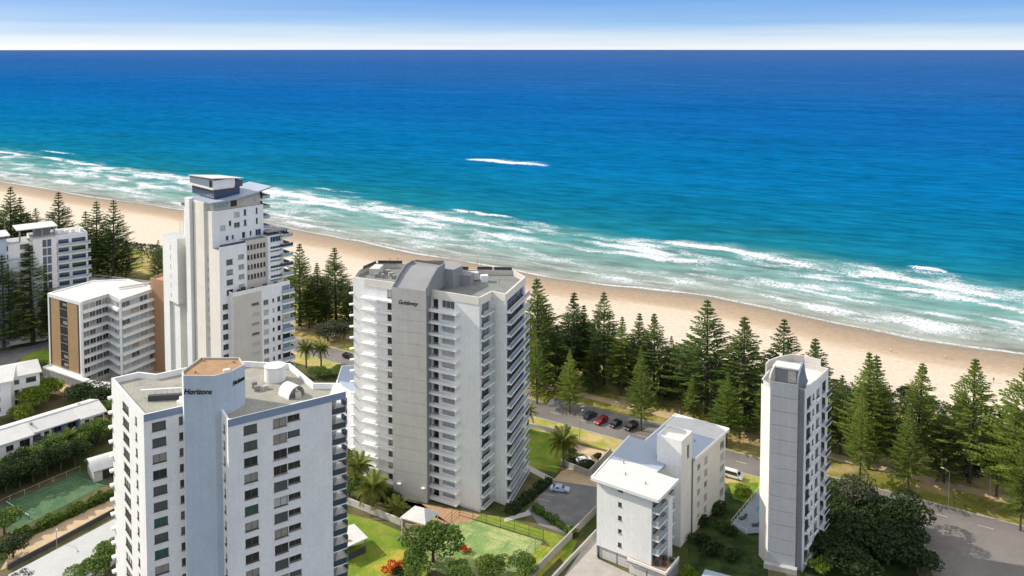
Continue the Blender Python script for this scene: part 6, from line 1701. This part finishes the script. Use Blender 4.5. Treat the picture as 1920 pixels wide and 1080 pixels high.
# ================================================================== cars, lamps, people
def car_proto(kind, paint):
    Ln, Wd, Ht = {'suv': (4.6, 1.85, 1.68), 'sedan': (4.6, 1.8, 1.44), 'hatch': (4.1, 1.75, 1.5), 'van': (4.9, 1.9, 1.95)}[kind]
    prof = {'suv': [(-2.28, .45), (-2.3, .95), (-2.2, 1.1), (-1.95, 1.62), (-.5, 1.68), (.35, 1.6), (1.05, 1.05), (2.1, .92), (2.3, .7), (2.28, .4)],
            'sedan': [(-2.28, .42), (-2.3, .85), (-1.7, .98), (-1.1, 1.36), (-.3, 1.44), (.4, 1.36), (1.15, .95), (2.1, .82), (2.3, .62), (2.28, .38)],
            'hatch': [(-2.0, .42), (-2.05, .9), (-1.9, 1.05), (-1.5, 1.44), (-.4, 1.5), (.3, 1.42), (1.0, .98), (1.85, .86), (2.05, .65), (2.02, .38)],
            'van': [(-2.4, .45), (-2.45, 1.1), (-2.35, 1.85), (-2.1, 1.95), (.6, 1.95), (1.1, 1.8), (1.7, 1.15), (2.25, .98), (2.45, .75), (2.42, .42)]}[kind]
    b_ = MB(); n = len(prof)
    def ring(y, inset_): 
        return [(x * (1 - .01 * inset_), y if z < 1.0 else y * (1 - .16 * (z - 1.0) / .6), z) for x, z in prof]
    Lf, Rt = ring(-Wd / 2, 0), ring(Wd / 2, 0)
    b_.face(Lf); b_.face(list(reversed(Rt)))
    for i in range(n):
        j = (i + 1) % n; b_.face([Lf[j], Lf[i], Rt[i], Rt[j]])
    parts = [('body', b_.data('body', paint), (0, 0, 0))]
    belt = .98 if kind != 'van' else 1.15
    up = [(x, z) for x, z in prof if z >= belt - .01]
    if len(up) >= 4:
        x0, x1 = up[1][0] + .05, up[-2][0] if kind != 'van' else up[-2][0]
        zt = max(z for _, z in up) - .12
        for sg in (-1, 1):
            g = MB(); y0 = sg * (Wd / 2 + .012); y1 = sg * (Wd / 2 * (1 - .16 * (zt - 1.0) / .6) + .012)
            q = [(x0 + .1, y0, belt + .05), (x1 + .35, y0, belt + .05), (x1 - .15, y1, zt), (x0 + .3, y1, zt)]
            g.face(q if sg < 0 else list(reversed(q))); parts.append(('side_window', g.data('side_window', G['dark']), (0, 0, 0)))
        # windscreen and rear window lie on the sloping faces
        for (i, nm) in ((next(k for k in range(len(prof) - 1) if prof[k][1] > 1.25 and prof[k + 1][1] <= 1.2 and prof[k][0] > 0), 'windscreen'), (next(k for k in range(len(prof) - 1) if prof[k][1] < 1.2 and prof[k + 1][1] > 1.3), 'rear_window')):
            (xa, za), (xb, zb) = prof[i], prof[i + 1]; g = MB()
            nx, nz = (zb - za), -(xb - xa); l_ = math.hypot(nx, nz); s_ = -1 if nm == 'windscreen' else -1
            nx, nz = -nx / l_ * -.015 * s_, abs(nz) / l_ * .015
            if nm == 'rear_window': nx = -abs(nx)
            else: nx = abs(nx)
            t0, t1 = .08, .92; A1 = (xa + (xb - xa) * t0 + nx, za + (zb - za) * t0 + nz); B1 = (xa + (xb - xa) * t1 + nx, za + (zb - za) * t1 + nz)
            wy = lambda z: (Wd / 2 * (1 - .16 * max(0, z - 1.0) / .6)) - .08
            g.face([(A1[0], -wy(A1[1]), A1[1]), (B1[0], -wy(B1[1]), B1[1]), (B1[0], wy(B1[1]), B1[1]), (A1[0], wy(A1[1]), A1[1])])
            parts.append((nm, g.data(nm, G['dark']), (0, 0, 0)))
    wh = MB(); wh.bar((0, -.1, 0), (0, .1, 0), .33, 14); wm = wh.data('wheel', M['tyre'])
    ri = MB(); ri.bar((0, -.11, 0), (0, .11, 0), .2, 10); rm = ri.data('rim', M['rim'])
    for x in (-Ln * .3, Ln * .3):
        for y in (-Wd / 2 + .06, Wd / 2 - .06): parts.append(('wheel', wm, (x, y, .33)))
    hl = MB(); hl.box((0, 0, 0), (.06, .36, .14)); hm = hl.data('headlight', M['lamp'])
    tl = MB(); tl.box((0, 0, 0), (.06, .3, .18)); tm_ = tl.data('taillight', M['tail'])
    for y in (-Wd / 2 + .25, Wd / 2 - .25):
        parts.append(('headlight', hm, (prof[-2][0] - .01, y, .68))); parts.append(('taillight', tm_, (prof[1][0] + .01, y, .8)))
    return parts, rm
def car(px, py, rz, kind, col, lab, group=None):
    x, y = site(px, py)
    pm = mat('car_paint', col, rough=.25, spec=.5, var=.03)
    parts, rm = car_proto(kind, pm)
    r = thing('parked_car' if kind != 'van' else 'parked_van', lab, 'car' if kind != 'van' else 'van', (x, y, .025), rz, group)
    for nm, me_, loc in parts:
        o = link(nm, me_, r, loc)
        if nm == 'wheel': link('rim', rm, o)
PK = 'cars parked along the beachfront road'
road_a = math.atan2(-.527, .85)
car(1107, 783, road_a + 1.35, 'suv', (.04, .055, .08), 'dark blue-grey car parked at the left end of the roadside row', PK)
car(1127, 793, road_a + 1.35 + math.pi, 'suv', (.30, .01, .025), 'dark red car parked in the roadside row', PK)
car(1154, 799, road_a + 1.35 + math.pi, 'hatch', (.012, .013, .016), 'black car parked right beside the red one', PK)
car(1183, 804, road_a + 1.35 + math.pi, 'suv', (.01, .01, .012), 'black car parked at the right end of the row under the pines', PK)
car(1233, 820, road_a + 1.2 + math.pi, 'hatch', (.70, .70, .70), 'white car parked alone at the road edge above the walk-up roof', PK)
car(1256, 826, road_a + 1.3 + math.pi, 'suv', (.015, .015, .018), 'black car beside the white car above the walk-up roof', PK)
car(1375, 896, road_a, 'van', (.72, .72, .71), 'white van on the road between walk-up and slim tower')
car(1050, 921, road_a + .35, 'sedan', (.42, .52, .62), 'pale blue sedan parked in the shaded car park')
car(1096, 868, road_a + .9, 'hatch', (.66, .67, .66), 'white car half hidden by bushes in the planted yard')
car(654, 672, road_a, 'suv', (.015, .015, .018), 'black car on the road left of the central tower')
for i, (px, py, h_, an, lab) in enumerate(((1087, 826, 7.5, 1.0, 'grey street lamp beside the road left of the planted yard'), (1778, 961, 9.5, 2.2, 'tall grey lamp post in the park right of the open-crowned pine'), (1621, 910, 7.5, 2.2, 'lamp post next to a bare pine trunk right of the slim tower'), (107, 1046, 6.5, -1.0, 'thin lamp post by the sandy path in the bottom left'), (1856, 935, 5.5, 2.2, 'short lamp post near the right edge of the park'))):
    x, y = site(px, py); r = thing('street_lamp', lab, 'street lamp', (x, y, 0), an)
    q = MB(); q.bar((0, 0, 0), (0, 0, h_), .085, 8, r2=.05); link('pole', q.data('pole', M['steel']), r)
    q = MB(); q.bar((0, 0, h_ - .05), (1.3, 0, h_ + .25), .05, 6); link('arm', q.data('arm', M['steel']), r)
    q = MB(); q.box((1.55, 0, h_ + .25), (.7, .28, .14)); link('lamp_head', q.data('lamp_head', M['pale_concrete']), r)

def person_mesh():
    me_ = bpy.data.meshes.new('body')
    V = [(0, 0, .95), (0, 0, 1.2), (0, 0, 1.42), (0, .02, 1.53), (0, .03, 1.66), (0, .03, 1.74),
         (.1, .05, .9), (.12, .18, .5), (.12, .12, .1), (.12, .26, .04), (-.1, -.03, .9), (-.12, -.1, .5), (-.12, -.3, .12), (-.12, -.2, .04),
         (.2, 0, 1.4), (.25, -.08, 1.15), (.24, .02, .9), (-.2, 0, 1.4), (-.25, .08, 1.15), (-.24, .2, .95)]
    E_ = [(0, 1), (1, 2), (2, 3), (3, 4), (4, 5), (0, 6), (6, 7), (7, 8), (8, 9), (0, 10), (10, 11), (11, 12), (12, 13), (2, 14), (14, 15), (15, 16), (2, 17), (17, 18), (18, 19)]
    rad = [.15, .13, .14, .055, .1, .085, .095, .065, .045, .04, .095, .065, .045, .04, .06, .045, .035, .06, .045, .035]
    me_.from_pydata(V, E_, [])
    o = bpy.data.objects.new('body_source', me_); C.objects.link(o)
    o.modifiers.new('skin', 'SKIN')
    for i, sv_ in enumerate(me_.skin_vertices[0].data): sv_.radius = (rad[i], rad[i]); sv_.use_root = (i == 0)
    sm = o.modifiers.new('sub', 'SUBSURF'); sm.levels = 1
    out = bpy.data.meshes.new_from_object(o.evaluated_get(bpy.context.evaluated_depsgraph_get()))
    bpy.data.objects.remove(o); out.materials.clear(); out.materials.append(M['skin']); out.name = 'body'
    return out
PB = person_mesh()
hb = MB(); hb.bar((0, .02, 1.68), (0, .02, 1.8), .11, 10, r2=.06); HB = hb.data('hair', M['hair'])
def cloth(z0, z1, r0, r1, m):
    q = MB(); q.bar((0, 0, z0), (0, 0, z1), r0, 12, r2=r1); return q.data('clothing', m)
for i, (px, py, rz, c1, lab) in enumerate(((1863, 718, .4, (.02, .02, .03), 'person in dark clothes standing on dry sand between the two right pines'), (1671, 659, 2.0, (.75, .75, .72), 'person in white on the wet sand edge above the twin-tipped pine'), (1774, 671, 2.2, (.7, .68, .6), 'person in pale clothes on the wet sand edge left of the large right pine'), (731, 489, 1.2, (.05, .06, .1), 'person in dark clothes on the beach above the left of the central roof'), (746, 488, 1.0, (.2, .08, .05), 'person in brown on the beach beside another above the central roof'), (1168, 839, .6, (.03, .03, .04), 'person in dark clothes at the roadside by the walk-up roof corner'))):
    x, y = site(px, py)
    r = thing('person', lab, 'person', (x, y, .25 if i < 5 else .03), rz)
    link('body', PB, r)
    cm = mat('clothing_fabric', c1, rough=.9)
    link('shirt', cloth(.98, 1.46, .20, .19, cm), r); link('hair', HB, r)
    if i < 5:
        s_, d_ = to_sd(x, y); zz = float(np.minimum(WATER + .028 * (shore(s_) - d_), .35)); r.location.z = zz - .02
